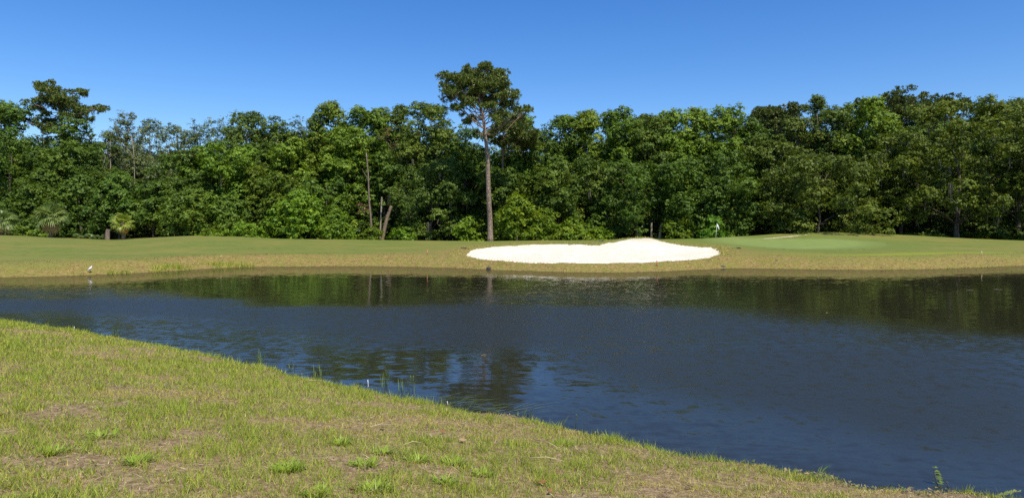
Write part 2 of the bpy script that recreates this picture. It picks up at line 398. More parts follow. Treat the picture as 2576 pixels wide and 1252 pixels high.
def water_mat():
    m, n, l, b = new_mat('pond_water')
    geo = n.new('ShaderNodeNewGeometry')
    def vec(sc3, rot, det, rough=.5):
        mp = n.new('ShaderNodeMapping'); mp.inputs['Scale'].default_value = sc3; mp.inputs['Rotation'].default_value = (0, 0, rot)
        t = n.new('ShaderNodeTexNoise'); t.inputs['Scale'].default_value = 1; t.inputs['Detail'].default_value = det
        t.inputs['Roughness'].default_value = rough
        l.new(geo.outputs['Position'], mp.inputs[0]); l.new(mp.outputs[0], t.inputs[0])
        s = n.new('ShaderNodeVectorMath'); s.operation = 'SUBTRACT'; s.inputs[1].default_value = (.5, .5, .5)
        l.new(t.outputs['Color'], s.inputs[0]); return s.outputs[0]
    def vm(op, a, c):
        s = n.new('ShaderNodeVectorMath'); s.operation = op
        for k, v in ((0, a), (1, c)):
            if hasattr(v, 'node'): l.new(v, s.inputs[k])
            else: s.inputs[k].default_value = v
        return s.outputs[0]
    rp = attr(n, 'ripple').outputs['Fac']
    fine = vec((5.0, 6.5, 4.5), .12, 3, .62)
    wave = vec((2.0, 8.5, 1.0), -.30, 2, .5)
    swell = vec((.35, 1.3, 1.0), -.2, 2, .5)
    a = vm('ADD', vm('MULTIPLY', fine, (.20, .32, 0)), vm('MULTIPLY', vec((5.5, 4.6, 1), -.2, 2, .5), (.10, .24, 0))); s = n.new('ShaderNodeVectorMath'); s.operation = 'SCALE'
    l.new(a, s.inputs[0]); l.new(rp, s.inputs['Scale']); a = s.outputs[0]
    calm = n.new('ShaderNodeMapRange'); l.new(attr(n, 'calm').outputs['Fac'], calm.inputs[0])
    calm.inputs[3].default_value = .04; calm.inputs[4].default_value = 1.0
    s2 = n.new('ShaderNodeVectorMath'); s2.operation = 'SCALE'
    l.new(vm('MULTIPLY', wave, (.04, .10, 0)), s2.inputs[0]); l.new(calm.outputs[0], s2.inputs['Scale'])
    nn = vm('ADD', a, s2.outputs[0]); open_ = vm('ADD', vm('MULTIPLY', swell, (.012, .03, 0)), vm('MULTIPLY', vec((3, 7, 1), .1, 2, .5), (.03, .075, 0)))
    s3 = n.new('ShaderNodeVectorMath'); s3.operation = 'SCALE'; l.new(open_, s3.inputs[0]); l.new(attr(n, 'open').outputs['Fac'], s3.inputs['Scale'])
    nn = vm('ADD', nn, s3.outputs[0])
    nn = vm('ADD', nn, (0, 0, 1))
    nn = vm('NORMALIZE', nn, (0, 0, 0))
    l.new(nn, b.inputs['Normal'])
    b.inputs['Base Color'].default_value = (.020, .020, .011, 1)
    df = n.new('ShaderNodeBsdfDiffuse'); df.inputs[0].default_value = (.060, .050, .022, 1)       # murky shallows along the far bank, also mixed in to dim its reflection
    ms = n.new('ShaderNodeMixShader'); mm = n.new('ShaderNodeMath'); mm.operation = 'MULTIPLY'; mm.inputs[1].default_value = .48
    l.new(attr(n, 'shallow').outputs['Fac'], mm.inputs[0]); l.new(mm.outputs[0], ms.inputs[0])
    l.new(b.outputs[0], ms.inputs[1]); l.new(df.outputs[0], ms.inputs[2]); l.new(ms.outputs[0], n['Material Output'].inputs[0])
    rr = n.new('ShaderNodeMapRange'); l.new(rp, rr.inputs[0]); rr.inputs[3].default_value = .02; rr.inputs[4].default_value = .33
    l.new(rr.outputs[0], b.inputs['Roughness']); b.inputs['IOR'].default_value = 1.333
    return m
wme = raw_mesh('pond_water', np.stack([WX, WY, np.zeros_like(WX)], -1).reshape(-1, 3), WF, water_mat(),
               {'ripple': ('FLOAT', rip), 'calm': ('FLOAT', np.clip(calm_near - .6 * pat, 0, 1)), 'open': ('FLOAT', openw), 'shallow': ('FLOAT', 1 - sstep(1, 9, fsd))}, True)
tag(obj('pond_water', wme), kind='structure')

# ---------------------------------------------------------------- bunker sand, putting green, sand strip behind the green
def sheet(name, pl, step, lift, mat, margin, extra=None, squeeze=None):
    x0, y0 = pl.min(0) - margin; x1, y1 = pl.max(0) + margin
    X, Y = np.meshgrid(np.arange(x0, x1 + step, step), np.arange(y0, y1 + step, step))
    s = poly_sd(X, Y, pl)
    z = height(X, Y)[0] + lift
    if extra is not None: z = z + extra(X, Y, s)
    n0 = X.shape[1]
    keep = (s < margin)
    k4 = keep[:-1, :-1] & keep[1:, :-1] & keep[:-1, 1:] & keep[1:, 1:]
    idx = np.arange(X.size).reshape(X.shape)
    F = np.stack([idx[:-1, :-1][k4], idx[:-1, 1:][k4], idx[1:, 1:][k4], idx[1:, :-1][k4]], -1)
    used = np.unique(F); mp = np.full(X.size, -1); mp[used] = np.arange(len(used))
    V = np.stack([X, Y, z], -1).reshape(-1, 3)[used]
    me = raw_mesh(name, V, mp[F], mat, {'edge': ('FLOAT', s.ravel()[used]), 'hump_shade': ('FLOAT', (sstep(.28, .8, np.exp(-((X - 12.3) / 2.6) ** 2 - ((Y - 62) / 3.2) ** 2) + .5 * (fbm(X * .9, Y * .9, 14) - .5))).ravel()[used])}, True)
    return tag(obj(name, me), kind='structure')

def sand_mat():
    m, n, l, b = new_mat('white_sand')
    geo = n.new('ShaderNodeNewGeometry')
    def nz(sc, det):
        t = n.new('ShaderNodeTexNoise'); t.inputs['Scale'].default_value = sc; t.inputs['Detail'].default_value = det; l.new(geo.outputs['Position'], t.inputs[0]); return t.outputs[0]
    f = nz(2.2, 8); g = nz(.35, 5)
    r = ramp(n, [(.3, (.55, .49, .38)), (.52, (.68, .63, .52)), (.75, (.78, .745, .65))]); l.new(f, r.inputs[0])
    r2 = ramp(n, [(.45, (0, 0, 0)), (.62, (.6, .6, .6))]); l.new(g, r2.inputs[0])
    mx = n.new('ShaderNodeMix'); mx.data_type = 'RGBA'; l.new(r2.outputs[0], mx.inputs[0]); l.new(r.outputs[0], mx.inputs[6]); mx.inputs[7].default_value = (.62, .55, .41, 1)
    bf = attr(n, 'hump_shade'); m2 = n.new('ShaderNodeMix'); m2.data_type = 'RGBA'; l.new(bf.outputs['Fac'], m2.inputs[0]); l.new(mx.outputs[2], m2.inputs[6]); m2.inputs[7].default_value = (.57, .505, .385, 1)  # cream tone painted on the bunker hump as shading of its face
    l.new(m2.outputs[2], b.inputs['Base Color']); b.inputs['Roughness'].default_value = .95; b.inputs['Specular IOR Level'].default_value = .1
    wv = n.new('ShaderNodeTexWave'); wv.inputs['Scale'].default_value = 1.6; wv.inputs['Distortion'].default_value = 6; wv.inputs['Detail'].default_value = 2; l.new(geo.outputs['Position'], wv.inputs[0])
    ad = n.new('ShaderNodeMath'); ad.operation = 'ADD'; l.new(f, ad.inputs[0]); l.new(wv.outputs['Fac'], ad.inputs[1])
    bp = n.new('ShaderNodeBump'); bp.inputs['Strength'].default_value = .55; bp.inputs['Distance'].default_value = .05
    l.new(ad.outputs[0], bp.inputs['Height']); l.new(bp.outputs[0], b.inputs['Normal'])
    return m
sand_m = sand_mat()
raked = lambda X, Y, s: .05 * (fbm(X * 1.2, Y * 1.2, 41) - .5) - .15 * sstep(-.45, .25, s) * (s > -.6)
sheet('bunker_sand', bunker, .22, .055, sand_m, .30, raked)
sheet('back_bunker_sand', back_bunker, .25, .10, noise_mat('buff_sand', [(.3, (.30, .24, .14)), (.7, (.50, .42, .28))], (2, 2, 2), .95, .3), .22,
      lambda X, Y, s: -.16 * sstep(-.3, .2, s))

def green_mat():
    m, n, l, b = new_mat('putting_green_turf')
    geo = n.new('ShaderNodeNewGeometry'); mp = n.new('ShaderNodeMapping'); mp.inputs['Rotation'].default_value = (0, 0, .5)
    wv = n.new('ShaderNodeTexWave'); wv.inputs['Scale'].default_value = .18; wv.inputs['Distortion'].default_value = .6; wv.bands_direction = 'Y'
    nz = n.new('ShaderNodeTexNoise'); nz.inputs['Scale'].default_value = .9; nz.inputs['Detail'].default_value = 7
    l.new(geo.outputs['Position'], mp.inputs[0]); l.new(mp.outputs[0], wv.inputs[0]); l.new(geo.outputs['Position'], nz.inputs[0])
    r = ramp(n, [(.3, (.155, .205, .055)), (.7, (.195, .245, .070))]); l.new(nz.outputs[0], r.inputs[0])
    w2 = ramp(n, [(.42, (.86, .90, .84)), (.58, (1.1, 1.08, 1.06))]); l.new(wv.outputs['Fac'], w2.inputs[0])
    mx = n.new('ShaderNodeMix'); mx.data_type = 'RGBA'; mx.blend_type = 'MULTIPLY'; mx.inputs[0].default_value = 1
    l.new(r.outputs[0], mx.inputs[6]); l.new(w2.outputs[0], mx.inputs[7])
    e = attr(n, 'edge'); er = n.new('ShaderNodeMapRange'); er.inputs[1].default_value = -3.2; er.inputs[2].default_value = .2
    l.new(e.outputs['Fac'], er.inputs[0])
    m2 = n.new('ShaderNodeMix'); m2.data_type = 'RGBA'; l.new(er.outputs[0], m2.inputs[0]); l.new(mx.outputs[2], m2.inputs[6])
    m2.inputs[7].default_value = (.125, .160, .036, 1)                      # the longer collar round the green
    l.new(m2.outputs[2], b.inputs['Base Color']); b.inputs['Roughness'].default_value = .9; b.inputs['Specular IOR Level'].default_value = .15
    return m
sheet('putting_green', green_poly, .55, .03, green_mat(), .5, lambda X, Y, s: -.05 * sstep(-.6, .45, s))

# ---------------------------------------------------------------- grass blades (uncountable)
def blades(name, X, Y, Z, L, W, col, lean, seg=2, flat=None):
    n = len(X); az = rng.uniform(0, 2 * math.pi, n); az2 = rng.uniform(0, 2 * math.pi, n)
    base = np.stack([X, Y, Z], -1)
    side = np.stack([np.cos(az), np.sin(az), np.zeros(n)], -1) * W[:, None] * .5
    ln = np.stack([np.cos(az2), np.sin(az2), np.zeros(n)], -1)
    up = np.array([0, 0, 1.])
    if seg == 1:
        tip = base + (ln * np.sin(lean)[:, None] + up * np.cos(lean)[:, None]) * L[:, None]
        V = np.stack([base - side, base + side, tip], 1).reshape(-1, 3)
        F = np.arange(n * 3).reshape(-1, 3); cc = np.repeat(col, 3, 0)
        Fs = [F]
    else:
        mid = base + (ln * np.sin(lean * .5)[:, None] + up * np.cos(lean * .5)[:, None]) * (L * .55)[:, None]
        tip = mid + (ln * np.sin(lean * 1.5)[:, None] + up * np.cos(lean * 1.5)[:, None]) * (L * .5)[:, None]
        V = np.stack([base - side, base + side, mid + side * .8, mid - side * .8, tip], 1).reshape(-1, 3)
        o = np.arange(n)[:, None] * 5
        Fs = [o + np.array([[3, 2, 4]]), o + np.array([[0, 1, 2, 3]])]; cc = np.repeat(col, 5, 0)
    cc = np.hstack([cc, np.ones((len(cc), 1))])
    me = raw_mesh(name, V, Fs, M['blade'], {'col': ('FLOAT_COLOR', cc)})
    return obj(name, me)

def pick(pal, t):
    pal = np.asarray(pal); t = np.clip(t, 0, 1) * (len(pal) - 1); i = np.minimum(t.astype(int), len(pal) - 2); f = (t - i)[:, None]
    return pal[i] * (1 - f) + pal[i + 1] * f

GREEN = [(.165, .235, .020), (.265, .345, .036), (.39, .45, .065)]
OLIVE = [(.31, .305, .034), (.45, .42, .062), (.60, .53, .11)]
STRAW = [(.26, .185, .07), (.44, .325, .125), (.62, .485, .215)]

# near bank: sample by distance band, thinner farther away
def near_pts(y0, y1, dens):
    xs = (-.80 * y1 - 1.6, .80 * y1 + 1.6)
    n = int((xs[1] - xs[0]) * (y1 - y0) * dens)
    X = rng.uniform(*xs, n); Y = rng.uniform(y0, y1, n)
    k = (np.abs(X) < .78 * Y + 1.4)
    X, Y = X[k], Y[k]
    z, s = height(X, Y)
    k = (s > .0) & (Y < 26); return X[k], Y[k], z[k], s[k]

def near_grass():
    for bi, (y0, y1, dens) in enumerate([(2.6, 4.5, 2600), (4.5, 6.5, 2900), (6.5, 9, 2500), (9, 12.5, 1500), (12.5, 20.5, 800)]):
        X, Y, Z, S = near_pts(y0, y1, dens)
        n = len(X); d = np.hypot(X, Y)
        patch = fbm(X * .55, Y * .8, 51); fine = fbm(X * 2.6, Y * 3.2, 52); bare = fbm(X * 1.7 + 9, Y * 2.6, 53, 5)
        camside = sstep(8.2, 4.5, Y + .25 * X)                # the worn zone near the camera
        thr = .70 - .14 * camside + .0 * X
        keep = (rng.uniform(size=n) > sstep(thr - .04, thr + .10, bare) * .85)
        g = patch * 1.25 + fine * .55 - .20 - .07 * sstep(-2, 4, X) - .10 * (1 - sstep(.3, 2.6, S)) + .05     # greenness
        r = rng.uniform(size=n)
        pg = sstep(.38, .78, g) * .66 + .13
        kind = np.where(r < pg, 0, np.where(r < pg + .35 * (1 - pg) + .1, 1, 2))
        t = rng.uniform(size=n)
        col = np.where((kind == 0)[:, None], pick(GREEN, t), np.where((kind == 1)[:, None], pick(OLIVE, t), pick(STRAW, t)))
        L = np.where(kind == 0, rng.uniform(.028, .068, n), np.where(kind == 1, rng.uniform(.025, .052, n), rng.uniform(.03, .07, n)))
        tuft = fbm(X * 7, Y * 7, 57, 2)
        L = L * (.75 + .7 * sstep(.45, .8, g)) * (.7 + 1.0 * sstep(.45, .75, tuft)) * (1 + .12 * (1 - sstep(.0, .5, S)))
        lean = np.where(kind == 2, rng.uniform(.8, 1.5, n), rng.uniform(.15, 1.0, n))
        W = np.maximum(rng.uniform(.004, .008, n), d * .00085)
        k = keep
        o = blades('near_bank_grass', X[k], Y[k], Z[k] - .004, L[k], W[k], col[k], lean[k], 2 if bi < 1 else 1)
        yield o
def join(objs, name):
    """merge several blade meshes into one"""
    Vs, F3, F4, cs, n = [], [], [], [], 0
    for o in objs:
        me = o.data; nv = len(me.vertices)
        v = np.empty(nv * 3, np.float32); me.vertices.foreach_get('co', v)
        c = np.empty(nv * 4, np.float32); me.attributes['col'].data.foreach_get('color', c)
        li = np.empty(len(me.loops), np.int32); me.loops.foreach_get('vertex_index', li)
        ls = np.empty(len(me.polygons), np.int32); me.polygons.foreach_get('loop_start', ls)
        lt = np.empty(len(me.polygons), np.int32); me.polygons.foreach_get('loop_total', lt)
        a = ls[lt == 3]; b = ls[lt == 4]
        if len(a): F3.append(np.stack([li[a], li[a + 1], li[a + 2]], -1) + n)
        if len(b): F4.append(np.stack([li[b], li[b + 1], li[b + 2], li[b + 3]], -1) + n)
        Vs.append(v.reshape(-1, 3)); cs.append(c.reshape(-1, 4)); n += nv
        bpy.data.objects.remove(o); bpy.data.meshes.remove(me)
    Fs = ([np.vstack(F3)] if F3 else []) + ([np.vstack(F4)] if F4 else [])
    return obj(name, raw_mesh(name, np.vstack(Vs), Fs, M['blade'], {'col': ('FLOAT_COLOR', np.vstack(cs))}))
def near_litter():
    X, Y, Z, S = near_pts(2.6, 9.5, 420); n = len(X)
    bare = fbm(X * 1.7 + 9, Y * 2.6, 53, 5); keep = rng.uniform(size=n) < .25 + .75 * sstep(.50, .66, bare)
    t = rng.uniform(size=n); d = np.hypot(X, Y)
    pal = np.where((rng.uniform(size=n) < .45)[:, None], pick([(.06, .042, .026), (.12, .085, .055), (.20, .15, .10)], t), pick([(.34, .25, .14), (.50, .39, .24), (.66, .56, .40)], t))
    k = keep; return blades('litter', X[k], Y[k], Z[k] + .004, rng.uniform(.03, .09, n)[k], np.maximum(rng.uniform(.004, .011, n), d * .0009)[k], pal[k], rng.uniform(1.2, 1.52, n)[k], 1)
tag(join(list(near_grass()) + [near_litter()], 'near_bank_grass'), 'patchy green and straw coloured grass on the near bank', 'grass', kind='stuff')

# far bank: rough brown strip along the water and tufts round the bunker
def far_pts(n, x0, x1, y0, y1):
    X = rng.uniform(x0, x1, n); Y = rng.uniform(y0, y1, n); z, s = height(X, Y); return X, Y, z, s
X, Y, Z, S = far_pts(230000, -36, 44, 35, 56)
pb = np.interp(S + 4.5 * (fbm(X * .25, Y * .25, 31) - .5), [-.9, -.5, .3, 1.7, 3.8], [0, 1, 1, .7, 0]) * (S > -.05) * (poly_sd(X, Y, bunker) > .05)
k = (rng.uniform(size=len(X)) < pb) & (Y > 30); X, Y, Z, S = X[k], Y[k], Z[k], S[k]; n = len(X)
g = fbm(X * .5, Y * .9, 61) + .30 * (1 - sstep(.1, 1.2, S)); r = rng.uniform(size=n); t = rng.uniform(size=n)
dark = [(.075, .05, .022), (.13, .09, .04), (.20, .14, .065)]
pg = sstep(.40, .80, g) * .60 + .08
col = np.where((r < pg * .5)[:, None], pick(GREEN, t), np.where((r < pg + .25)[:, None], pick(OLIVE, t), np.where((r < .86)[:, None], pick(STRAW, t), pick(dark, t))))
upper = sstep(.9, 2.2, S + 1.5 * (fbm(X * .4, Y * .7, 63) - .5)) * sstep(.42, .58, fbm(X * .22, Y * .3, 64))
col = np.where((rng.uniform(size=n) < .65 * upper)[:, None], pick(np.array([(.14, .09, .05), (.24, .16, .085), (.36, .26, .15)]), t), col)
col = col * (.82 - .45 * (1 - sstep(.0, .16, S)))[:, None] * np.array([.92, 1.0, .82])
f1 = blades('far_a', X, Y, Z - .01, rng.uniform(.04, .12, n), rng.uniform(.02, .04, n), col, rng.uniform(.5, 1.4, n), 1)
X, Y, Z, S = far_pts(60000, -9, 22, 43, 65); bs = poly_sd(X, Y, bunker)
w = np.interp(bs, [-.9, -.15, .15, .9, 1.4], [0, .35, 1, .6, 0]) * np.where(np.abs(X - 6) > 10.5, 1, .55)
k = rng.uniform(size=len(X)) < w; X, Y, Z = X[k], Y[k], Z[k]; n = len(X); t = rng.uniform(size=n); r = rng.uniform(size=n)
col = np.where((r < .3)[:, None], pick(GREEN, t), np.where((r < .6)[:, None], pick(OLIVE, t), pick(STRAW, t)))
f2 = blades('far_b', X, Y, Z - .01, rng.uniform(.06, .20, n), rng.uniform(.02, .045, n), col, rng.uniform(.2, 1.2, n), 1)
# taller green shoots at the water's edge on the far left
X, Y, Z, S = far_pts(26000, -29, -17, 36, 46)
k = (S > -.12) & (S < .8) & (fbm(X * .8, Y * .8, 66) > .46) & (X > -24); X, Y, Z = X[k], Y[k], np.maximum(Z[k], -.03); n = len(X); t = rng.uniform(size=n)
f3 = blades('far_c', X, Y, Z, rng.uniform(.15, .42, n), rng.uniform(.02, .035, n), np.where((t < .7)[:, None], pick(GREEN, t), pick(OLIVE, t)), rng.uniform(.1, .7, n), 1)
tag(join([f1, f2, f3], 'far_bank_grass'), 'dry brown rough grass along the far waterline', 'grass', kind='stuff')

# ---------------------------------------------------------------- foliage builders
def unit(v): return v / (np.linalg.norm(v, axis=-1, keepdims=True) + 1e-9)

def leaf_quads(p, nrm, L, W, tint):
    n = len(p); r = unit(rng.normal(size=(n, 3)))
    t = unit(np.cross(nrm, r)); b = np.cross(nrm, t)
    L = np.broadcast_to(L, (n,))[:, None]; W = np.broadcast_to(W, (n,))[:, None]
    V = np.stack([p - t * L * .5 + b * W * .5, p + t * L * .5, p - t * L * .5 - b * W * .5], 1).reshape(-1, 3)
    return V, np.arange(n * 3).reshape(-1, 3), np.repeat(tint, 3)

def crown_mesh(name, clumps, rad, mat, per_m2=24, L=.34, W=.21, flat=.75, sub_sig=.17, tint0=None, rough=.9):
    """clumps (c,3) with radii: each is a bunch of leafy sprays on a flattened shell"""
    clumps = np.asarray(clumps); rad = np.asarray(rad)
    ns = np.maximum((rad ** 2 * per_m2 * .55).astype(int), 5)
    ci = np.repeat(np.arange(len(clumps)), ns)
    d = unit(rng.normal(size=(len(ci), 3)) + np.array([0, -.15, .45]))
    rr = rad[ci] * np.clip(rng.normal(rough, .17, len(ci)), .35, 1.35)
    sp = clumps[ci] + d * rr[:, None] * np.array([1, 1, flat])
    nl = rng.integers(8, 15, len(sp)); si = np.repeat(np.arange(len(sp)), nl)
    m = len(si)
    off = rng.normal(size=(m, 3)) * np.array([1, 1, .62]) * sub_sig
    p = sp[si] + off
    nrm = unit(d[si] * .75 + np.array([0, 0, .35]) + rng.normal(size=(m, 3)) * .34)
    ct = rng.uniform(.25, .75, len(clumps)) if tint0 is None else tint0
    tint = np.clip(ct[ci][si] + rng.normal(0, .10, len(sp))[si] + rng.normal(0, .10, m), 0, 1)
    s = rng.uniform(.7, 1.25, m)
    V, F, T = leaf_quads(p, nrm, L * s, W * s, tint)
    return raw_mesh(name, V, F, mat, {'tint': ('FLOAT', T)})

def envelope(shape, t):
    if shape == 'column': return np.interp(t, [0, .12, .45, .8, .93, 1], [.6, .85, 1, .95, .78, .45])
    if shape == 'dome': return np.interp(t, [0, .1, .35, .65, .88, 1], [.75, .92, 1, .98, .8, .45])
    if shape == 'bush': return np.interp(t, [0, .2, .5, .8, 1], [1, 1, .92, .68, .2])
    if shape == 'vase': return np.interp(t, [0, .3, .6, .85, 1], [.22, .45, .8, 1, .45])
    return np.interp(t, [0, .2, .5, .8, 1], [.5, .9, 1, .75, .2])

def make_clumps(H, R, cb, shape, rc, fill=1.0, seed=0):
    r = np.random.default_rng(seed)
    hgt = H * (1 - cb); area = 2 * math.pi * R * hgt * .8
    n = int(max(10, fill * area / (rc * rc * 1.9)))
    t = r.uniform(0, 1, n) ** .9; az = r.uniform(0, 2 * math.pi, n)
    # fewer bunches on the side away from the pond
    k = (np.sin(az) < .35) | (r.uniform(size=n) < .38); t, az = t[k], az[k]; n = len(t)
    lob = 1 + .22 * np.sin(az * 3 + r.uniform(0, 6) + t * 5) + .16 * np.sin(az * 5 + t * 11 + r.uniform(0, 6))
    rad = R * envelope(shape, t) * lob * np.clip(r.normal(.82, .16, n), .25, 1.12)
    cr = rc * r.uniform(.55, 1.35, n)
    rad = np.maximum(rad - cr * .5, 0)
    z = H * cb + t * hgt - cr * .75
    return np.stack([rad * np.cos(az), rad * np.sin(az), z], -1), cr

def moss_mesh(name, anchors, lens, mat):
    V, F, T, n = [], [], [], 0
    for a, ln in zip(anchors, lens):
        for s in range(11):
            o = a + rng.normal(size=3) * np.array([.06, .06, .04]); l = ln * rng.uniform(.2, 1.0) ** 1.3 * 1.1
            az = rng.uniform(0, math.pi); sd = np.array([math.cos(az), math.sin(az), 0]); w = rng.uniform(.022, .05)
            q = [o + np.array([rng.normal() * .05 * i, rng.normal() * .05 * i, -l * i / 3]) for i in range(4)]
            ws = [w * .7, w, w * .65, .01]
            vv = []
            for c, ww in zip(q, ws): vv += [c - sd * ww, c + sd * ww]
            V += vv; F += [[n, n + 1, n + 3, n + 2], [n + 2, n + 3, n + 5, n + 4], [n + 4, n + 5, n + 7, n + 6]]; n += 8
            T += [rng.uniform()] * 8
    return raw_mesh(name, np.array(V), np.array(F), mat, {'tint': ('FLOAT', np.array(T))})

def trunk_mesh(name, H, R, cb, clumps, r0, mat, limbs=14, lean=0., seed=0, top=.8, sides=8):
    r = np.random.default_rng(seed + 5); mb = MB()
    n = 9; z = np.linspace(-.3, H * top, n)
    bx = np.cumsum(r.normal(0, .012 * H, n)) + lean * np.linspace(0, 1, n); by = np.cumsum(r.normal(0, .012 * H, n)); bx[:2] = 0; by[:2] = 0
    ax = np.stack([bx, by, z], -1)
    rr = r0 * np.interp(np.linspace(0, 1, n), [0, .06, .5, 1], [1.35, 1, .7, .18])
    mb.tube(catmull(ax, 22), np.interp(np.linspace(0, 1, 22), np.linspace(0, 1, n), rr), sides)
    idx = r.permutation(len(clumps))[:limbs]
    for i in idx:
        c = clumps[i]; t = np.clip((c[2] - H * .22) / H * .9, .1, top - .03) if H > 4 else .15
        p0 = np.array([np.interp(t * H, z, bx), np.interp(t * H, z, by), t * H])
        v = c - p0; m1 = p0 + v * .4 + np.array([0, 0, .1 * np.linalg.norm(v)]); m1 = m1 + r.normal(size=3) * .15
        rb = r0 * .32 * (1 - .6 * t)
        mb.tube(catmull([p0, m1, c], 6), np.linspace(rb, .03, 6), 5, False)
    return mb.mesh(name, mat)

BEARDS = [moss_mesh('moss', [np.zeros(3)], [1.0], M['moss']) for _ in range(5)]
def shade(o, rgb): o.color = (*rgb, 1)

KIND = {  # material, leaf L, W, clump radius, shape, crown base, sprays per m2, flatten
    'bright': ('bright', .31, .25, 1.25, 'column', .10, 31, .8),
    'mid': ('mid', .30, .23, 1.3, 'column', .10, 31, .75),
    'oak': ('oak', .28, .21, 1.45, 'dome', .13, 32, .66),
    'pale': ('pale', .30, .14, .95, 'column', .15, 24, 1.0),
    'bush': ('shrub', .29, .23, .95, 'bush', .02, 33, .8),
    'vine': ('mid', .30, .24, 1.25, 'bush', .02, 31, .75),
}
NAMES = {'bright': ('broadleaf_tree', 'tree'), 'mid': ('broadleaf_tree', 'tree'), 'oak': ('oak_tree', 'tree'), 'pale': ('slender_tree', 'tree'),
         'bush': ('shrub', 'shrub'), 'vine': ('vine_covered_tree', 'tree')}
WIDEN = {'bright': 1.25, 'mid': 1.25, 'oak': 1.18, 'pale': 1.2, 'vine': 1.15, 'bush': 1.05}
tree_no = 0
def plant(kind, px, top, hw, d, label, group=None, cb=None, tint=(1, 1, 1), moss=0, fill=1.0, dens=1.0, r0=None, lean=0, bark='bark', shape=None):
    global tree_no
    tree_no += 1; seed = 100 + tree_no
    mk, L, W, rc, shp, cb0, pm, flat = KIND[kind]
    cb = cb0 if cb is None else cb; shp = shape or shp
    x = (px - 1287.5) / FPX * d; zb = hz(x, d)
    H = EYE - (top - HOR) * d / FPX - zb; R = hw * d / FPX * WIDEN.get(kind, 1.0)
    rc = min(rc, R * .42, H * .3)
    nm, cat = NAMES[kind]
    root = thing(nm, label, cat, (x, d, zb), 0, group)
    cl, cr = make_clumps(H, R, cb, shp, rc, fill, seed)
    cme = crown_mesh('crown', cl, cr, M[mk], pm * dens, L, W, flat)
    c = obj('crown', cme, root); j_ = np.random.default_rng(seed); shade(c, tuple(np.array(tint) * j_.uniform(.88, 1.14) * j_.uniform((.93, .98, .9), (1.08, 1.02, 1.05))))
    r0 = r0 or max(.06, min(.42, .017 * H))
    obj('trunk', trunk_mesh('trunk', H, R, cb, cl, r0, M[bark], 16 if H > 6 else 6, lean, seed, .86), root)
    if moss:
        k = np.argsort(cl[:, 1] + rng.uniform(-2, 2, len(cl)))[:moss]
        a = cl[k] - np.stack([0 * cr[k], .3 * cr[k], cr[k] * .45], -1)
        for p_ in a:
            b_ = obj('moss', BEARDS[int(rng.integers(5))], root, p_); q_ = rng.uniform(.5, 1.7)
            b_.scale = (rng.uniform(.7, 1.2),) * 2 + (q_,); b_.rotation_euler = (0, 0, rng.uniform(0, 6.28))
    return root

# ---------------------------------------------------------------- pines
def tufts_mesh(name, centres, rad, mat, per=12, flat=.55, nl=.36, seed=0):
    r = np.random.default_rng(seed); centres = np.asarray(centres); rad = np.asarray(rad)
    ns = np.maximum((rad ** 2 * per * 4).astype(int), 6); ci = np.repeat(np.arange(len(centres)), ns)
    d = unit(r.normal(size=(len(ci), 3)) + np.array([0, 0, .35]))
    c = centres[ci] + d * (rad[ci] * np.clip(r.normal(.78, .24, len(ci)), .1, 1.25))[:, None] * np.array([1, 1, flat])
    k = 13; m = len(c); si = np.repeat(np.arange(m), k)
    nd = unit(r.normal(size=(m * k, 3)) + d[si] * .5 + np.array([0, 0, .55]))
    ln = nl * r.uniform(.7, 1.25, m * k)[:, None]; sd = unit(np.cross(nd, r.normal(size=(m * k, 3)))) * .055
    b = c[si]; V = np.stack([b - sd * .6, b + nd * ln * .55 + sd, b + nd * ln, b + nd * ln * .55 - sd], 1).reshape(-1, 3)
    ct = r.uniform(.3, .7, m); T = np.clip(ct[si] + r.normal(0, .13, m * k), 0, 1)
    return raw_mesh(name, V, np.arange(m * k * 4).reshape(-1, 4), mat, {'tint': ('FLOAT', np.repeat(T, 4))})

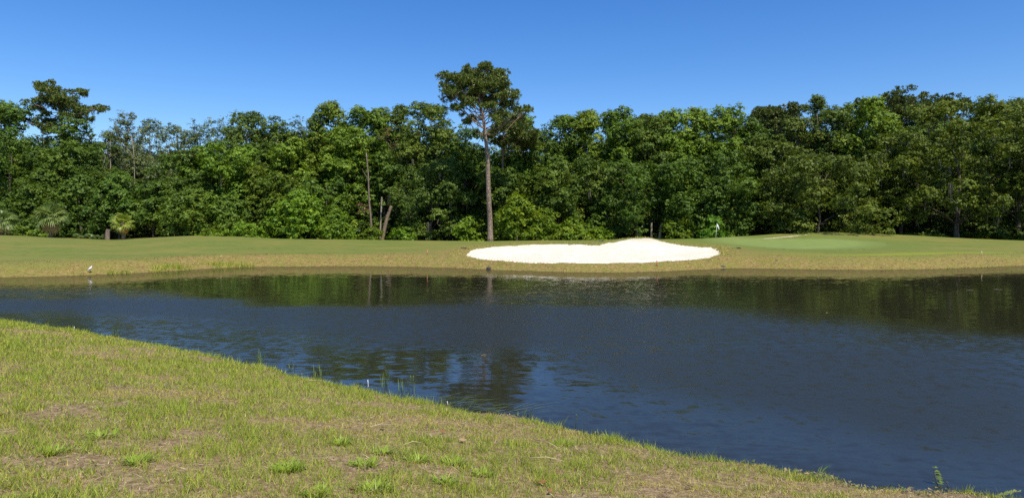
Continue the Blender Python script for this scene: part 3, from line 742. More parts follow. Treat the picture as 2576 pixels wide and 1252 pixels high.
def pine(label, d, base_px, trunk_pts, r_base, r_top, clumps, tint=(1, 1, 1), seed=1, depth=3., group=None, drop=6, per=11, flat=.6):
    """clumps are bunches of needles: frame position, size; they get their own depth inside the crown"""
    r = np.random.default_rng(seed)
    x = (base_px - 1287.5) / FPX * d; zb = hz(x, d); o3 = np.array([x, d, zb])
    root = thing('pine_tree', label, 'pine tree', (x, d, zb), 0, group)
    tp = np.array([P(px, py, d) - o3 for px, py in trunk_pts]); tp[0, 2] = -.3
    tp[1:, 1] += np.cumsum(r.normal(0, .15, len(tp) - 1))
    sm = catmull(tp, 28); rad = np.linspace(r_base, r_top, 28); rad[0] *= 1.2; rad[1] *= 1.06
    mb = MB(); mb.tube(sm, rad, 14); trunk = obj('trunk', mb.mesh('trunk', M['pinebark'], True), root)
    cs, rs = [], []; lb = MB()
    cen = np.mean([c[0] for c in clumps])
    for (px, py, rp) in clumps:
        dd = r.uniform(-depth, depth)
        c = P(px, py + drop, d) - o3; c[1] += dd; R = rp * d / FPX * .94
        for q in range(5):
            cs.append(c + r.normal(size=3) * np.array([.62, .75, .36]) * R); rs.append(R * r.uniform(.5, .88))
        t = np.clip((c[2] - 2.2 - .35 * abs(c[0])) / sm[-1, 2], .62, .985); i = int(t * 27)
        p0 = sm[i]; v = c - p0
        m1 = p0 + v * .35 + np.array([0, 0, -.10 * np.linalg.norm(v)]) + r.normal(size=3) * .2; m2 = p0 + v * .7 + r.normal(size=3) * .2
        rb = max(.07, rad[i] * .42)
        lb.tube(catmull([p0, m1, m2, c], 9), np.linspace(rb, .03, 9), 6, False)
        for q in range(3):
            e = cs[-1 - q]; lb.tube([m2, (m2 + e) / 2 + r.normal(size=3) * .12, e], [.045, .03, .015], 4, False)
    obj('limbs', lb.mesh('limbs', M['pinebark'], True), trunk)
    cr = obj('crown', tufts_mesh('crown', cs, rs, M['needle'], per, flat, .36, seed), root); shade(cr, tint)
    return root

HERO = [(1140, 203, 27), (1124, 222, 18), (1118, 203, 14), (1165, 184, 26), (1200, 178, 28), (1235, 184, 28), (1258, 200, 24), (1178, 216, 26), (1210, 208, 30),
        (1243, 226, 28), (1272, 243, 22), (1286, 236, 14), (1140, 232, 14), (1160, 240, 18), (1210, 244, 24), (1252, 256, 22), (1284, 262, 18), (1310, 266, 18), (1326, 274, 11),
        (1165, 272, 17), (1190, 262, 15), (1150, 266, 9), (1230, 275, 16), (1190, 290, 13), (1268, 284, 18), (1298, 286, 15), (1225, 170, 16), (1180, 172, 14), (1245, 300, 12), (1172, 300, 10), (1195, 232, 22), (1228, 205, 24), (1225, 238, 20), (1262, 222, 18), (1150, 212, 18), (1185, 198, 18), (1240, 272, 14), (1215, 225, 18)]
pine('lone tall pine with bare straight trunk standing in front of the wood behind the bunker', 92, 1233,
     [(1233, 606), (1232, 560), (1229, 500), (1227, 430), (1226, 400), (1222, 355), (1217, 312), (1213, 285), (1205, 245), (1203, 200)], .40, .10, HERO, (1, 1, 1), 3)
LEFTP = [(150, 226, 24), (118, 222, 18), (132, 217, 14), (176, 222, 18), (96, 238, 15), (82, 244, 9), (130, 244, 20), (165, 250, 22), (190, 246, 16), (108, 262, 16), (88, 268, 13), (78, 262, 9),
         (150, 268, 22), (185, 268, 22), (208, 264, 16), (226, 258, 12), (234, 266, 8), (232, 281, 7), (200, 290, 15), (218, 294, 9), (178, 286, 15), (130, 286, 10),
         (96, 300, 19), (70, 296, 17), (50, 300, 15), (120, 305, 18), (105, 322, 14), (140, 320, 13), (160, 345, 17), (120, 350, 16), (190, 350, 15)]
pine('left hand pine with ragged layered crown rising above the wood', 116, 158,
     [(160, 606), (160, 520), (161, 430), (160, 380), (158, 330), (152, 290), (148, 255), (146, 228)], .36, .09, LEFTP, (1, 1, 1), 5)

def crown_px(cx, cy, hw, hh, n, rp, seed):
    r = np.random.default_rng(seed); out = []
    while len(out) < n:
        a, b = r.uniform(-1, 1, 2)
        if a * a + b * b < 1: out.append((cx + a * hw, cy + b * hh, rp * r.uniform(.7, 1.3)))
    return out
pine('dark rounded pine crown behind the wood, left of the small leafy treetop', 126, 1968, [(1968, 606), (1968, 500), (1970, 400), (1970, 330), (1968, 262)], .34, .1,
     crown_px(1965, 292, 70, 42, 30, 20, 8), (.85, .85, .8), 8, 5, per=9, drop=16)
pine('widest dark pine crown above the wood left of the mossy oak', 118, 2225, [(2225, 606), (2225, 500), (2225, 400), (2228, 330), (2230, 250)], .34, .1,
     crown_px(2235, 262, 72, 32, 30, 19, 9) + [(2165, 252, 14), (2150, 258, 10), (2160, 268, 12)], (.85, .85, .8), 9, 5, per=9, drop=16)
pine('small dark pine crown peeping above the top of the mossy oak', 120, 2338, [(2338, 606), (2338, 500), (2338, 400), (2338, 330), (2336, 260)], .3, .1,
     crown_px(2340, 262, 50, 22, 20, 16, 10), (.85, .85, .8), 10, 5, per=9, drop=16)
pine('small pine behind the tall pine, its dark crown low and to the right', 104, 1262, [(1262, 606), (1262, 500), (1264, 420), (1266, 340), (1268, 300)], .24, .08,
     crown_px(1280, 330, 52, 45, 20, 18, 11), (.9, .9, .85), 11, 4, per=9, drop=16)
pine('dark pine top showing faintly between leafy crowns right of the tall pine', 124, 1640, [(1640, 606), (1640, 480), (1640, 380), (1640, 300)], .3, .1,
     crown_px(1640, 298, 46, 18, 14, 17, 12), (.85, .85, .8), 12, 4, per=9, drop=16)

# ---------------------------------------------------------------- the wood: front trees one by one
WOOD = [  # kind, frame x, top row, half width, distance, label, options
 ('mid', 8, 248, 62, 112, 'leafy tree cut by the left edge of the picture, left of the ragged pine', dict(cb=.3)),
 ('mid', 30, 345, 75, 103, 'dark green leafy tree at the left edge, below the pine', {}),
 ('mid', 205, 298, 58, 113, 'round topped leafy tree directly right of the ragged left pine', dict(cb=.2)),
 ('mid', 130, 375, 62, 108, 'leafy tree masking the trunk of the left pine', {}),
 ('pale', 318, 281, 36, 121, 'tallest thin pale tree in the sparse grove right of the left pine', {}),
 ('pale', 268, 330, 26, 119, 'thin pale tree at the left end of the sparse grove', {}),
 ('pale', 382, 300, 36, 122, 'thin pale tree in the middle of the sparse grove', {}),
 ('pale', 432, 304, 30, 120, 'pale grey green tree with wispy top, right of the middle of the sparse grove', {}),
 ('pale', 350, 360, 34, 114, 'lower thin tree at the front of the sparse grove', {}),
 ('pale', 478, 325, 34, 118, 'short pale tree in the dip of the treetops on the left', {}),
 ('pale', 415, 390, 34, 112, 'low wispy tree at the front right of the sparse grove', {}),
 ('vine', 105, 425, 78, 99, 'vine draped tree above the palm with the dead skirt', {}),
 ('vine', 205, 440, 62, 98, 'vine draped tree between the two left palms', {}),
 ('vine', 300, 432, 66, 99, 'vine draped tree above the small yellow green palm', dict(cb=.25)),
 ('vine', 385, 446, 58, 99, 'vine draped tree overhanging the dark hollow on the left', dict(cb=.33)),
 ('mid', 478, 378, 60, 102, 'rounded green tree at the right end of the sparse grove', {}),
 ('bright', 565, 355, 66, 103, 'rounded bright tree in the left part of the wood', {}),
 ('vine', 480, 470, 66, 95, 'low leafy mound of creeper right of the dark hollow', {}),
 ('vine', 575, 490, 60, 95, 'low leafy mound of creeper left of the yellow green shrub', {}),
 ('pale', 540, 292, 46, 119, 'feathery grey green tree on the skyline left of the middle', dict(cb=.3)),
 ('oak', 618, 276, 60, 117, 'dark oak on the skyline in the left half, leftmost of two', {}),
 ('oak', 700, 290, 62, 116, 'dark oak on the skyline in the left half, rightmost of two', {}),
 ('pale', 768, 288, 42, 117, 'grey green feathery tree on the skyline beside the bright tall trees', {}),
 ('mid', 650, 415, 58, 104, 'olive leafy tree standing below the two dark skyline oaks', dict(tint=(1.15, 1.0, .8))),
 ('bright', 738, 343, 54, 106, 'bright cone topped leafy tree left of the two tall bright trees', {}),
 ('bright', 829, 257, 48, 109, 'tall bright leafy tree, left one of the pair left of the tall pine', {}),
 ('bright', 915, 266, 52, 109, 'tall bright leafy tree, right one of the pair left of the tall pine', {}),
 ('bright', 872, 318, 52, 104, 'bright leafy tree in front of the tall pair', {}),
 ('mid', 700, 430, 60, 100, 'dark olive leafy tree above the yellow green shrub', dict(tint=(1.1, .95, .8))),
 ('mid', 820, 440, 56, 100, 'leafy tree behind the two shrubs left of the bare trunk', {}),
 ('oak', 1004, 256, 34, 112, 'dark narrow oak on the skyline left of the tall pine', dict(cb=.35)),
 ('bright', 960, 270, 30, 112, 'thin ragged treetop on the skyline just left of the narrow dark oak', dict(cb=.3, fill=.7)),
 ('oak', 1078, 252, 66, 106, 'big rounded oak just left of the tall pine crown', dict(moss=40)),
 ('mid', 975, 380, 50, 106, 'leafy tree behind the bare grey trunk', {}),
 ('oak', 1085, 400, 88, 99, 'dark mossy oak to the left of the tall pine trunk', dict(moss=110, cb=.16)),
 ('mid', 1172, 315, 46, 104, 'leafy tree seen right behind the tall pine trunk', {}),
 ('bright', 1310, 290, 44, 108, 'leafy treetop to the right of the tall pine crown', {}),
 ('mid', 1368, 318, 50, 108, 'leafy tree at the low dip of the skyline right of the tall pine', {}),
 ('mid', 1260, 420, 56, 101, 'dark leafy tree right of the tall pine trunk', dict(tint=(.85, .85, .85))),
 ('mid', 1425, 289, 40, 109, 'narrow leafy tree right of the skyline dip', {}),
 ('bright', 1482, 276, 44, 108, 'bright leafy treetop above the left half of the bunker, left of its taller neighbour', {}),
 ('bright', 1556, 267, 46, 107, 'bright leafy treetop above the middle of the bunker', {}),
 ('mid', 1400, 400, 60, 101, 'leafy tree behind the shrubs right of the tall pine', {}),
 ('oak', 1500, 380, 62, 102, 'dark oak with hanging moss above the left part of the bunker', dict(moss=36)),
 ('oak', 1632, 288, 56, 106, 'olive oak on the skyline above the right half of the bunker', {}),
 ('bright', 1700, 270, 42, 106, 'bright leafy treetop left of the flag, third tallest', {}),
 ('bright', 1758, 272, 42, 107, 'bright leafy treetop left of the flag, next to the dark tuft', {}),
 ('bright', 1832, 265, 46, 106, 'bright leafy treetop straight above the flag', {}),
 ('mid', 1884, 284, 42, 107, 'leafy treetop right of the flag, left of the dark pine crown', {}),
 ('mid', 1602, 400, 84, 97, 'large dark leafy tree behind the hump of the bunker', dict(cb=.14, tint=(.85, .95, .9))),
 ('mid', 1720, 400, 66, 98, 'dark green leafy tree left of the flag', {}),
 ('mid', 1822, 380, 62, 97, 'leafy tree right behind the flag', dict(cb=.03)),
 ('oak', 2054, 237, 24, 112, 'small leafy treetop poking up right of the dark pine crown', dict(cb=.55)),
 ('oak', 1935, 335, 66, 103, 'oak behind the green, below the dark pine crown', {}),
 ('oak', 2005, 290, 56, 106, 'oak below the small treetop that pokes above the skyline', {}),
 ('oak', 2100, 262, 54, 105, 'oak on the skyline right of the small poking treetop', {}),
 ('oak', 2058, 385, 142, 95, 'wide grey green oak spreading over the putting green mound', dict(cb=.10)),
 ('bright', 2192, 246, 56, 104, 'bright tree in front of the wide pine crown on the right', dict(cb=.2)),
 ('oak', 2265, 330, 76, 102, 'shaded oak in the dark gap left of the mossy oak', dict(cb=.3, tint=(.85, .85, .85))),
 ('oak', 2405, 250, 165, 94, 'huge mossy oak filling the right side of the wood', dict(cb=.20, moss=170, tint=(1.0, .96, .75))),
 ('oak', 2560, 236, 60, 103, 'tree rising at the right edge of the picture', dict(cb=.3)),
 ('oak', 2580, 330, 95, 91, 'oak cut by the right edge with moss hanging low', dict(cb=.2, moss=60, tint=(.92, .92, .75))),
 # shrubs and low growth
 ('bush', 755, 475, 72, 93, 'tall yellow green shrub at the wood edge left of the bare trunk', {}),
 ('bush', 846, 517, 52, 93, 'lower bright shrub beside the tall yellow green one', dict(tint=(.85, .92, .9))),
 ('bush', 30, 562, 80, 93, 'low hedge of creeper at the left edge beneath the palms', dict(tint=(.9, .9, 1))),
 ('bush', 620, 560, 72, 93, 'low creeper mound left of the tall yellow green shrub', dict(tint=(.85, .9, .9))),
 ('bush', 540, 575, 50, 94, 'low creeper mound right of the dark hollow', dict(tint=(.8, .85, .9))),
 ('bush', 935, 570, 30, 93, 'small shrub at the foot of the bare grey trunk', dict(tint=(.9, .8, .8))),
 ('bush', 1015, 565, 36, 93, 'small leafy shrub right of the leaning dead trunk', dict(tint=(.75, .9, .9))),
 ('bush', 1180, 545, 40, 95, 'shrub left of the foot of the tall pine', dict(tint=(.9, .95, .9))),
 ('bush', 1300, 488, 54, 94, 'tallest bright shrub right of the foot of the tall pine', {}),
 ('bush', 1372, 522, 52, 93, 'bright shrub in the middle of the group right of the tall pine', {}),
 ('bush', 1440, 548, 52, 93, 'low bright shrub at the right end of the group beside the tall pine', {}),
 ('bush', 1510, 572, 34, 94, 'small shrub above the left half of the bunker, last before the dark trees', {}),
 ('bush', 1700, 545, 42, 94, 'yellowish leafy bush between the bunker hump and the flag', dict(tint=(.75, .75, .8))),
 ('bush', 1790, 540, 40, 94, 'leafy bush just left of the flag', dict(tint=(.65, .8, .9))),
 ('bush', 2165, 530, 26, 96, 'small bright bush in the dark gap right of the wide oak', dict(tint=(.85, .85, .9))),
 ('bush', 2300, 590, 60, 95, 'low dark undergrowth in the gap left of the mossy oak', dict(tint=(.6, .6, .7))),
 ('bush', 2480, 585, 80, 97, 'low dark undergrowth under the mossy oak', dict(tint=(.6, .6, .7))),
]
for k_, x_, t_, w_, d_, lab, opt in WOOD:
    plant(k_, x_, t_, w_, d_, lab, 'shrubs along the edge of the wood' if k_ == 'bush' else 'trees of the wood beyond the pond', **opt)

# rear ranks: shared crowns, one object each
def copy_tree(src, loc, rz, s):
    r = src.copy(); C.objects.link(r); r.location = loc; r.rotation_euler = (0, 0, rz); r.scale = s
    for ch in src.children:
        c = ch.copy(); C.objects.link(c); c.parent = r
    return r
rear = None; rr_ = np.random.default_rng(44)
skyl = np.array([(0, 300), (100, 330), (250, 345), (330, 365), (480, 368), (600, 330), (800, 310), (1000, 320), (1100, 310), (1200, 340), (1340, 350), (1400, 340), (1560, 310), (1800, 310), (2000, 295), (2250, 262), (2420, 258), (2575, 262)])
rear_label = 'dark tree of the rear rank, glimpsed only through gaps between the front crowns'
for q, px in enumerate(np.arange(-60, 2680, 62)):
    d = 122 + rr_.uniform(-2, 12); px = px + rr_.uniform(-15, 15); top = np.interp(px, skyl[:, 0], skyl[:, 1]) + rr_.uniform(5, 40)
    if q in (0, 1, 2):
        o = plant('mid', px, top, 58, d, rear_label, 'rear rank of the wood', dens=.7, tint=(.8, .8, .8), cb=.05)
        rear = (rear or []) + [(o, EYE - (top - HOR) * d / FPX - o.location.z)]
    else:
        src, h0 = rear[q % 3]; x = (px - 1287.5) / FPX * d; zb = hz(x, d)
        s = (EYE - (top - HOR) * d / FPX - zb) / h0
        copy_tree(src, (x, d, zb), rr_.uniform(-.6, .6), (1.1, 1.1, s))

mids = None
for q, px in enumerate(np.arange(-80, 2680, 74)):
    d = 112 + rr_.uniform(-2, 4); px = px + rr_.uniform(-18, 18); top = np.interp(px, skyl[:, 0], skyl[:, 1]) + rr_.uniform(30, 80)
    if q in (0, 1, 2):
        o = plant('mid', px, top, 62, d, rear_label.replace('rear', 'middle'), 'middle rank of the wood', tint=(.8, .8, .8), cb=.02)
        mids = (mids or []) + [(o, EYE - (top - HOR) * d / FPX - o.location.z)]
    else:
        src, h0 = mids[q % 3]; x = (px - 1287.5) / FPX * d; zb = hz(x, d)
        s = (EYE - (top - HOR) * d / FPX - zb) / h0
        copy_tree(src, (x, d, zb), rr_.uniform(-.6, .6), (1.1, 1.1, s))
und = None
for q, px in enumerate(np.arange(-100, 2700, 66)):
    d = 106 + rr_.uniform(-2, 3); px = px + rr_.uniform(-12, 12); x = (px - 1287.5) / FPX * d
    if q in (0, 1):
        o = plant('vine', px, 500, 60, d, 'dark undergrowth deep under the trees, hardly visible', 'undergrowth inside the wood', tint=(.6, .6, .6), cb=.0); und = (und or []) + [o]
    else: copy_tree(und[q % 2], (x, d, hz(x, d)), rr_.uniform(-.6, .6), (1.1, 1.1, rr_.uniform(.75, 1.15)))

# ---------------------------------------------------------------- bare and leaning trunks
def snag(label, pts, d, r0, r1, mat='palebark', branches=()):
    x, y, z = pts[0][0], d, 0
    x = (pts[0][0] - 1287.5) / FPX * d; zb = hz(x, d); o3 = np.array([x, d, zb])
    root = thing('bare_trunk', label, 'trunk', (x, d, zb), 0, 'bare trunks in the wood')
    q = np.array([P(a, b, d) - o3 for a, b in pts]); 
    if pts[0][1] > 590: q[0, 2] = -.2
    mb = MB(); mb.tube(catmull(q, 16), np.linspace(r0, r1, 16), 9); t = obj('trunk', mb.mesh('trunk', M[mat], True), root)
    for br in branches:
        b = MB(); w = np.array([P(a, c, d) - o3 + np.array([0, -.15 * i, 0]) for i, (a, c) in enumerate(br)])
        b.tube(catmull(w, 6), np.linspace(r1 * .8, .02, 6), 6); obj('branch', b.mesh('branch', M[mat], True), root)
    return root
snag('tall bare grey trunk left of the tall pine', [(934, 604), (933, 560), (928, 500), (926, 440), (921, 385)], 99.5, .18, .08, 'greybark',
     branches=[[(925, 450), (916, 435), (912, 425)]])
snag('slim straight trunk beside the leaning dead trunk', [(956, 606), (957, 560), (960, 500), (959, 500)], 95.5, .13, .09)
snag('leaning brown dead trunk right of the bare grey trunk', [(960, 606), (968, 570), (976, 540), (984, 518)], 95, .27, .22, 'palmbark')
snag('pale broken snag in the sparse grove on the left', [(263, 500), (263, 440), (262, 412), (260, 388)], 116, .17, .11, branches=[[(263, 420), (266, 410), (267, 395)]])
snag('pale thin snag right of the broken one in the sparse grove', [(278, 500), (278, 420), (277, 352)], 118, .10, .07)
snag('pale dead trunk among the two dark skyline oaks', [(697, 480), (697, 400), (695, 366), (699, 352)], 112, .15, .09)
snag('thin pale trunk in the right part of the sparse grove', [(340, 500), (338, 440), (336, 380), (330, 340)], 112, .08, .05, branches=[[(337, 400), (330, 385), (318, 368)]])
snag('dark trunk at the foot of the trees behind the bunker hump', [(1658, 604), (1660, 585), (1664, 560)], 95, .19, .15)
snag('second dark trunk left of the one behind the bunker hump', [(1637, 604), (1638, 580), (1638, 560)], 96, .15, .13)
snag('pale stub of a trunk in the wood above the middle of the bunker', [(1527, 560), (1525, 500), (1524, 470)], 99.5, .12, .09)
snag('pale broken branch sticking out in the dark gap left of the mossy oak', [(2148, 455), (2160, 452), (2172, 449), (2176, 442)], 92, .09, .05)
# brown withered foliage caught in the trees
for lab, cs_, d_ in (('brown withered foliage hanging high beside the bare grey trunk', [(962, 340, 14), (978, 348, 16), (990, 362, 12), (975, 330, 8), (986, 378, 8)], 102),
                     ('brown withered foliage low on the bare grey trunk', [(912, 532, 10), (922, 524, 9), (905, 520, 6)], 95.5)):
    p0 = P(cs_[0][0], cs_[0][1], d_); root = thing('withered_branch', lab, 'branch', p0)
    cc = np.array([P(a, b, d_) - p0 for a, b, _ in cs_]); rr2 = np.array([c * d_ / FPX for _, _, c in cs_])
    obj('foliage', crown_mesh('foliage', cc, rr2, M['deadleaf'], 12, .26, .10, 1.0), root)
    mb = MB()
    for c in cc: mb.tube([np.array([0, 2.0, -.6]), c * .5 + np.array([0, .6, 0]), c], [.06, .04, .015], 5, False)
    obj('twigs', mb.mesh('twigs', M['bark']), root)
# long beards of moss under the right hand oak
for lab, px, py, ln, d_ in (('longest pale beard of moss hanging in the mossy oak on the right', 2391, 462, 2.4, 84.2), ('pale beard of moss hanging low left of the tall pine', 1076, 560, 1.3, 93)):
    p0 = P(px, py, d_)
    mo = tag(obj('moss_beard', moss_mesh('moss_beard', [np.array([rng.normal() * .07, rng.normal() * .07, 0]) for _ in range(5)], [ln] * 5, M['moss']), None, p0), lab, 'moss')

# ---------------------------------------------------------------- palms
def fan_frond(droop, seed, segs=20, R=1.15, pet=1.0):
    """one fan leaf: stalk along +X, then a folded fan of narrow leaflets"""
    r = np.random.default_rng(seed); mb = MB()
    mb.tube([(0, 0, 0), (pet * .5, 0, .06), (pet, 0, 0)], [.028, .02, .014], 4, False, .4)
    for i in range(segs):
        a = (i / (segs - 1) - .5) * 4.0; l = R * (1 - .18 * abs(a) / 2) * r.uniform(.85, 1.1)
        dr = np.array([math.cos(a), math.sin(a), 0]); sd = np.array([-math.sin(a), math.cos(a), 0])
        b = np.array([pet, 0, 0.]); m1 = b + dr * l * .55 + np.array([0, 0, .10 - droop * .12]); e = b + dr * l * .92 + np.array([0, 0, -.12 - droop * r.uniform(.25, .6)])
        w = .055
        mb.add([b - sd * .01, b + sd * .01, m1 + sd * w, m1 - sd * w, e], [(3, 2, 4)], [(0, 1, 2, 3)], np.clip(r.normal(.5, .18), 0, 1))
    return mb
FR = [fan_frond(dr, 20 + i) for i, dr in enumerate((.35, .8, 1.2))]
FR_ME = [f.mesh('frond', M['frond']) for f in FR]
FD_ME = [f.mesh('dead_frond', M['deadfrond']) for f in FR[1:]]
def palm(label, px, d, top, hw, trunk_h, r0, n_live, n_dead, tint, seed, show=.3):
    r = np.random.default_rng(seed); x = (px - 1287.5) / FPX * d; zb = hz(x, d)
    H = EYE - (top - HOR) * d / FPX - zb; R = hw * d / FPX
    root = thing('palm_tree', label, 'palm tree', (x, d, zb), 0, 'palms on the left at the edge of the wood')
    hub = H - R * 1.02
    mb = MB(); mb.tube([(0, 0, -.2), (.03, 0, hub * .4), (-.03, 0, hub * .8), (0, 0, hub + .15)], [r0 * 1.15, r0, r0, r0 * .8], 10)
    tr = obj('trunk', mb.mesh('trunk', M['palmbark'], True), root)
    bt = MB()                                                        # old leaf bases criss-crossing the trunk
    for q in range(26):
        a = q * 2.4; z = hub * (.12 + .85 * q / 26); c, s = math.cos(a), math.sin(a)
        bt.tube([(c * r0 * .8, s * r0 * .8, z), (c * r0 * 1.45, s * r0 * 1.45, z + .16)], [.05, .025], 4)
    obj('leaf_bases', bt.mesh('leaf_bases', M['palmbark']), tr)
    sc_ = R / 2.1
    for q in range(n_live + n_dead):
        dead = q >= n_live
        if dead: el = r.uniform(-1.25, -.75)
        else: el = np.interp(q / n_live, [0, .25, 1], [1.35, .8, -.55]) + r.normal(0, .12)
        az = q * 2.39996 + r.uniform(-.25, .25)
        me = FD_ME[q % 2] if dead else FR_ME[min(2, int((1.2 - el) * 1.3 + r.uniform(0, .8)))if el < 1.2 else 0]
        f = obj('dead_frond' if dead else 'frond', me, root, (0, 0, hub - (.15 if dead else 0)))
        f.rotation_euler = (r.uniform(-.5, .5), -el, az); s = sc_ * r.uniform(.88, 1.1) * (.85 if dead else 1); f.scale = (s, s, s); shade(f, tint)
    return root
palm('large palm with a skirt of dead tan fronds on the left', 128, 86.5, 503, 45, 2.2, .24, 34, 15, (1.6, 1.65, 1.45), 31)
palm('small yellow green palm standing clear beside a short bare trunk', 310, 86.5, 529, 33, 1.6, .20, 26, 5, (2.2, 2.05, 1.0), 32)
palm('palm cut by the left edge of the picture', 5, 87.5, 515, 42, 2.2, .22, 28, 2, (1.5, 1.6, 1.4), 33)
snag('short thick trunk beside the small palm, dappled with shade', [(269, 604), (270, 592), (271, 583), (272, 577)], 88.5, .32, .25, 'greybark')
# low fan leaves on the ground between the palms
for i, (px, lab) in enumerate(((196, 'low palmetto clump right of the skirted palm'), (226, 'low palmetto clump midway between the two left palms'), (250, 'low palmetto clump left of the short thick trunk'))):
    x = (px - 1287.5) / FPX * 87; root = thing('palmetto', lab, 'palmetto', (x, 87, hz(x, 87)), 0, 'palmettos between the palms')
    for q in range(8):
        f = obj('frond', FR_ME[1 + q % 2], root, (0, 0, .1)); f.rotation_euler = (rng.uniform(-.4, .4), -rng.uniform(.4, 1.2), q * 2.4); f.scale = (.42,) * 3; shade(f, (1.1, 1.25, 1.1))

# ---------------------------------------------------------------- things on the course
white_m = plain('white_paint', (.80, .80, .78), .4)
fx, fy, fz = ground_hit(1799, 606.5)
root = thing('flagstick', 'white golf flag on a leaning white pole at the left end of the green', 'flag', (fx, fy, fz))
mb = MB(); mb.tube([(0, 0, -.1), (.10, 0, 1.05), (.21, 0, 2.18)], [.022, .020, .016], 8); obj('pole', mb.mesh('pole', white_m), root)
Vf, Ff = [], []
for i in range(7):
    for j in range(6):
        u_, v_ = i / 6, j / 5
        wid = .40 * (1 - .05 * v_)
        Vf.append((.21 - .02 * v_ * 2 + u_ * wid * (.62 + .2 * v_), .05 * math.sin(u_ * 8 + v_ * 2), 2.15 - v_ * .30 - u_ * (.34 + .1 * u_)))
for i in range(6):
    for j in range(5): Ff.append((i * 6 + j, i * 6 + j + 1, i * 6 + j + 7, i * 6 + j + 6))
fl = raw_mesh('flag', np.array(Vf), np.array(Ff), plain('flag_cloth', (.78, .79, .80), .8), None, True)
fo = obj('flag', fl, root); sm_ = fo.modifiers.new('thickness', 'SOLIDIFY'); sm_.thickness = .006
mb = MB(); mb.tube([(0, 0, -.02), (0, 0, .006)], [.055, .055], 12); obj('cup_rim', mb.mesh('cup_rim', white_m), root)

def stake(label, px, py, d_top, lean, col):
    x, y, z = ground_hit(px, py); mb = MB()
    h = (py - d_top) * y / FPX
    mb.tube([(0, 0, -.1), (lean * h * .95, 0, h * .95), (lean * h, 0, h)], [.032, .032, .012], 4)
    t = thing('marker_stake', label, 'stake', (x, y, z), 0, 'hazard stakes along the far bank')
    obj('post', mb.mesh('post', plain('stake_' + str(px), col, .7)), t)
    b = MB(); b.tube([(lean * h * .93, 0, h * .93), (lean * h * 1.02, 0, h * 1.02)], [.036, .030], 4); obj('cap', b.mesh('cap', plain('cap_' + str(px), tuple(c * .7 for c in col), .7)), t)
stake('faded red marker stake left of the bunker', 1075, 640, 627.5, -.08, (.62, .26, .16))
stake('red marker stake below the front edge of the bunker', 1652, 669, 655.5, .0, (.55, .17, .10))
stake('pale yellowish marker stake leaning left on the right hand bank', 2471, 642, 631.5, -.35, (.66, .56, .34))
stake('short weathered marker stake leaning right on the left hand bank', 553, 649, 641.5, .5, (.52, .36, .20))

rake_m = plain('green_rake_handle', (.06, .17, .11), .5); dark_m = plain('dark_plastic', (.035, .04, .038), .5)
def rake(label, px0, py0, px1, py1, hm):
    a = np.array(ground_hit(px0, py0)); b = np.array(ground_hit(px1, py1)); b[1] = a[1] + np.clip(b[1] - a[1], -.8, .8)
    b[2] = max(hz(b[0], b[1]), b[2] if abs(b[2] - a[2]) < .4 else -9)
    t = thing('bunker_rake', label, 'rake', tuple(a), 0, 'bunker rakes'); v = b - a
    mb = MB(); mb.tube([(0, 0, .06), v * .5 + np.array([0, 0, .07]), v + np.array([0, 0, .08])], [.018, .018, .018], 6); obj('handle', mb.mesh('handle', hm), t)
    dv = unit(np.array([-v[1], v[0], 0.])); dv = dv * .25
    mb = MB(); mb.tube([v - dv + np.array([0, 0, .08]), v + dv + np.array([0, 0, .08])], [.035, .035], 6); obj('head', mb.mesh('head', dark_m), t)
    mb = MB()
    for q in np.linspace(-1, 1, 11): mb.tube([v + dv * q + np.array([0, 0, .07]), v + dv * q + np.array([.03, -.03, -.02])], [.009, .005], 4)
    obj('teeth', mb.mesh('teeth', dark_m), t)
rake('green handled rake lying on the grass at the right end of the bunker', 1829, 626.5, 1857, 625.5, rake_m)
rake('rake lying on the grass lip left of the bunker hump', 1494, 608, 1519, 612, plain('grey_rake_handle', (.25, .27, .22), .6))
rake('short dark rake lying at the left tip of the bunker', 1180, 628, 1166, 625, dark_m)

def rock(label, px, py, s, name='rock', col=(.05, .045, .038), above=0):
    x, y, z = ground_hit(px, py); r = np.random.default_rng(int(px))
    n, m = 12, 8; V = []
    for i in range(m + 1):
        for j in range(n):
            th, ph = math.pi * i / m, 2 * math.pi * j / n
            q = np.array([math.sin(th) * math.cos(ph), math.sin(th) * math.sin(ph), math.cos(th)])
            V.append(q * np.array(s) * (1 + .18 * (vnoise(np.array([q[0] * 2 + px]), np.array([q[1] * 2 + q[2]]))[0] - .5)))
    F = [(i * n + j, i * n + (j + 1) % n, (i + 1) * n + (j + 1) % n, (i + 1) * n + j) for i in range(m) for j in range(n)]
    o = obj(name, raw_mesh(name, np.array(V), np.array(F), plain(name + str(int(px)), col, .8), None, True), None, (x, y, max(z, 0) + s[2] * .35))
    return tag(o, label, 'rock', 'small stones on the far bank')
rock('dark rounded lump at the waterline below the left half of the bunker', 1229, 677, (.16, .13, .12))
rock('small dark lump on the bank below the right end of the bunker', 1818, 670, (.17, .10, .06), col=(.09, .10, .09))
rock('small dark lump on the brown bank below the putting green', 1953, 656, (.10, .08, .06), col=(.10, .09, .085))

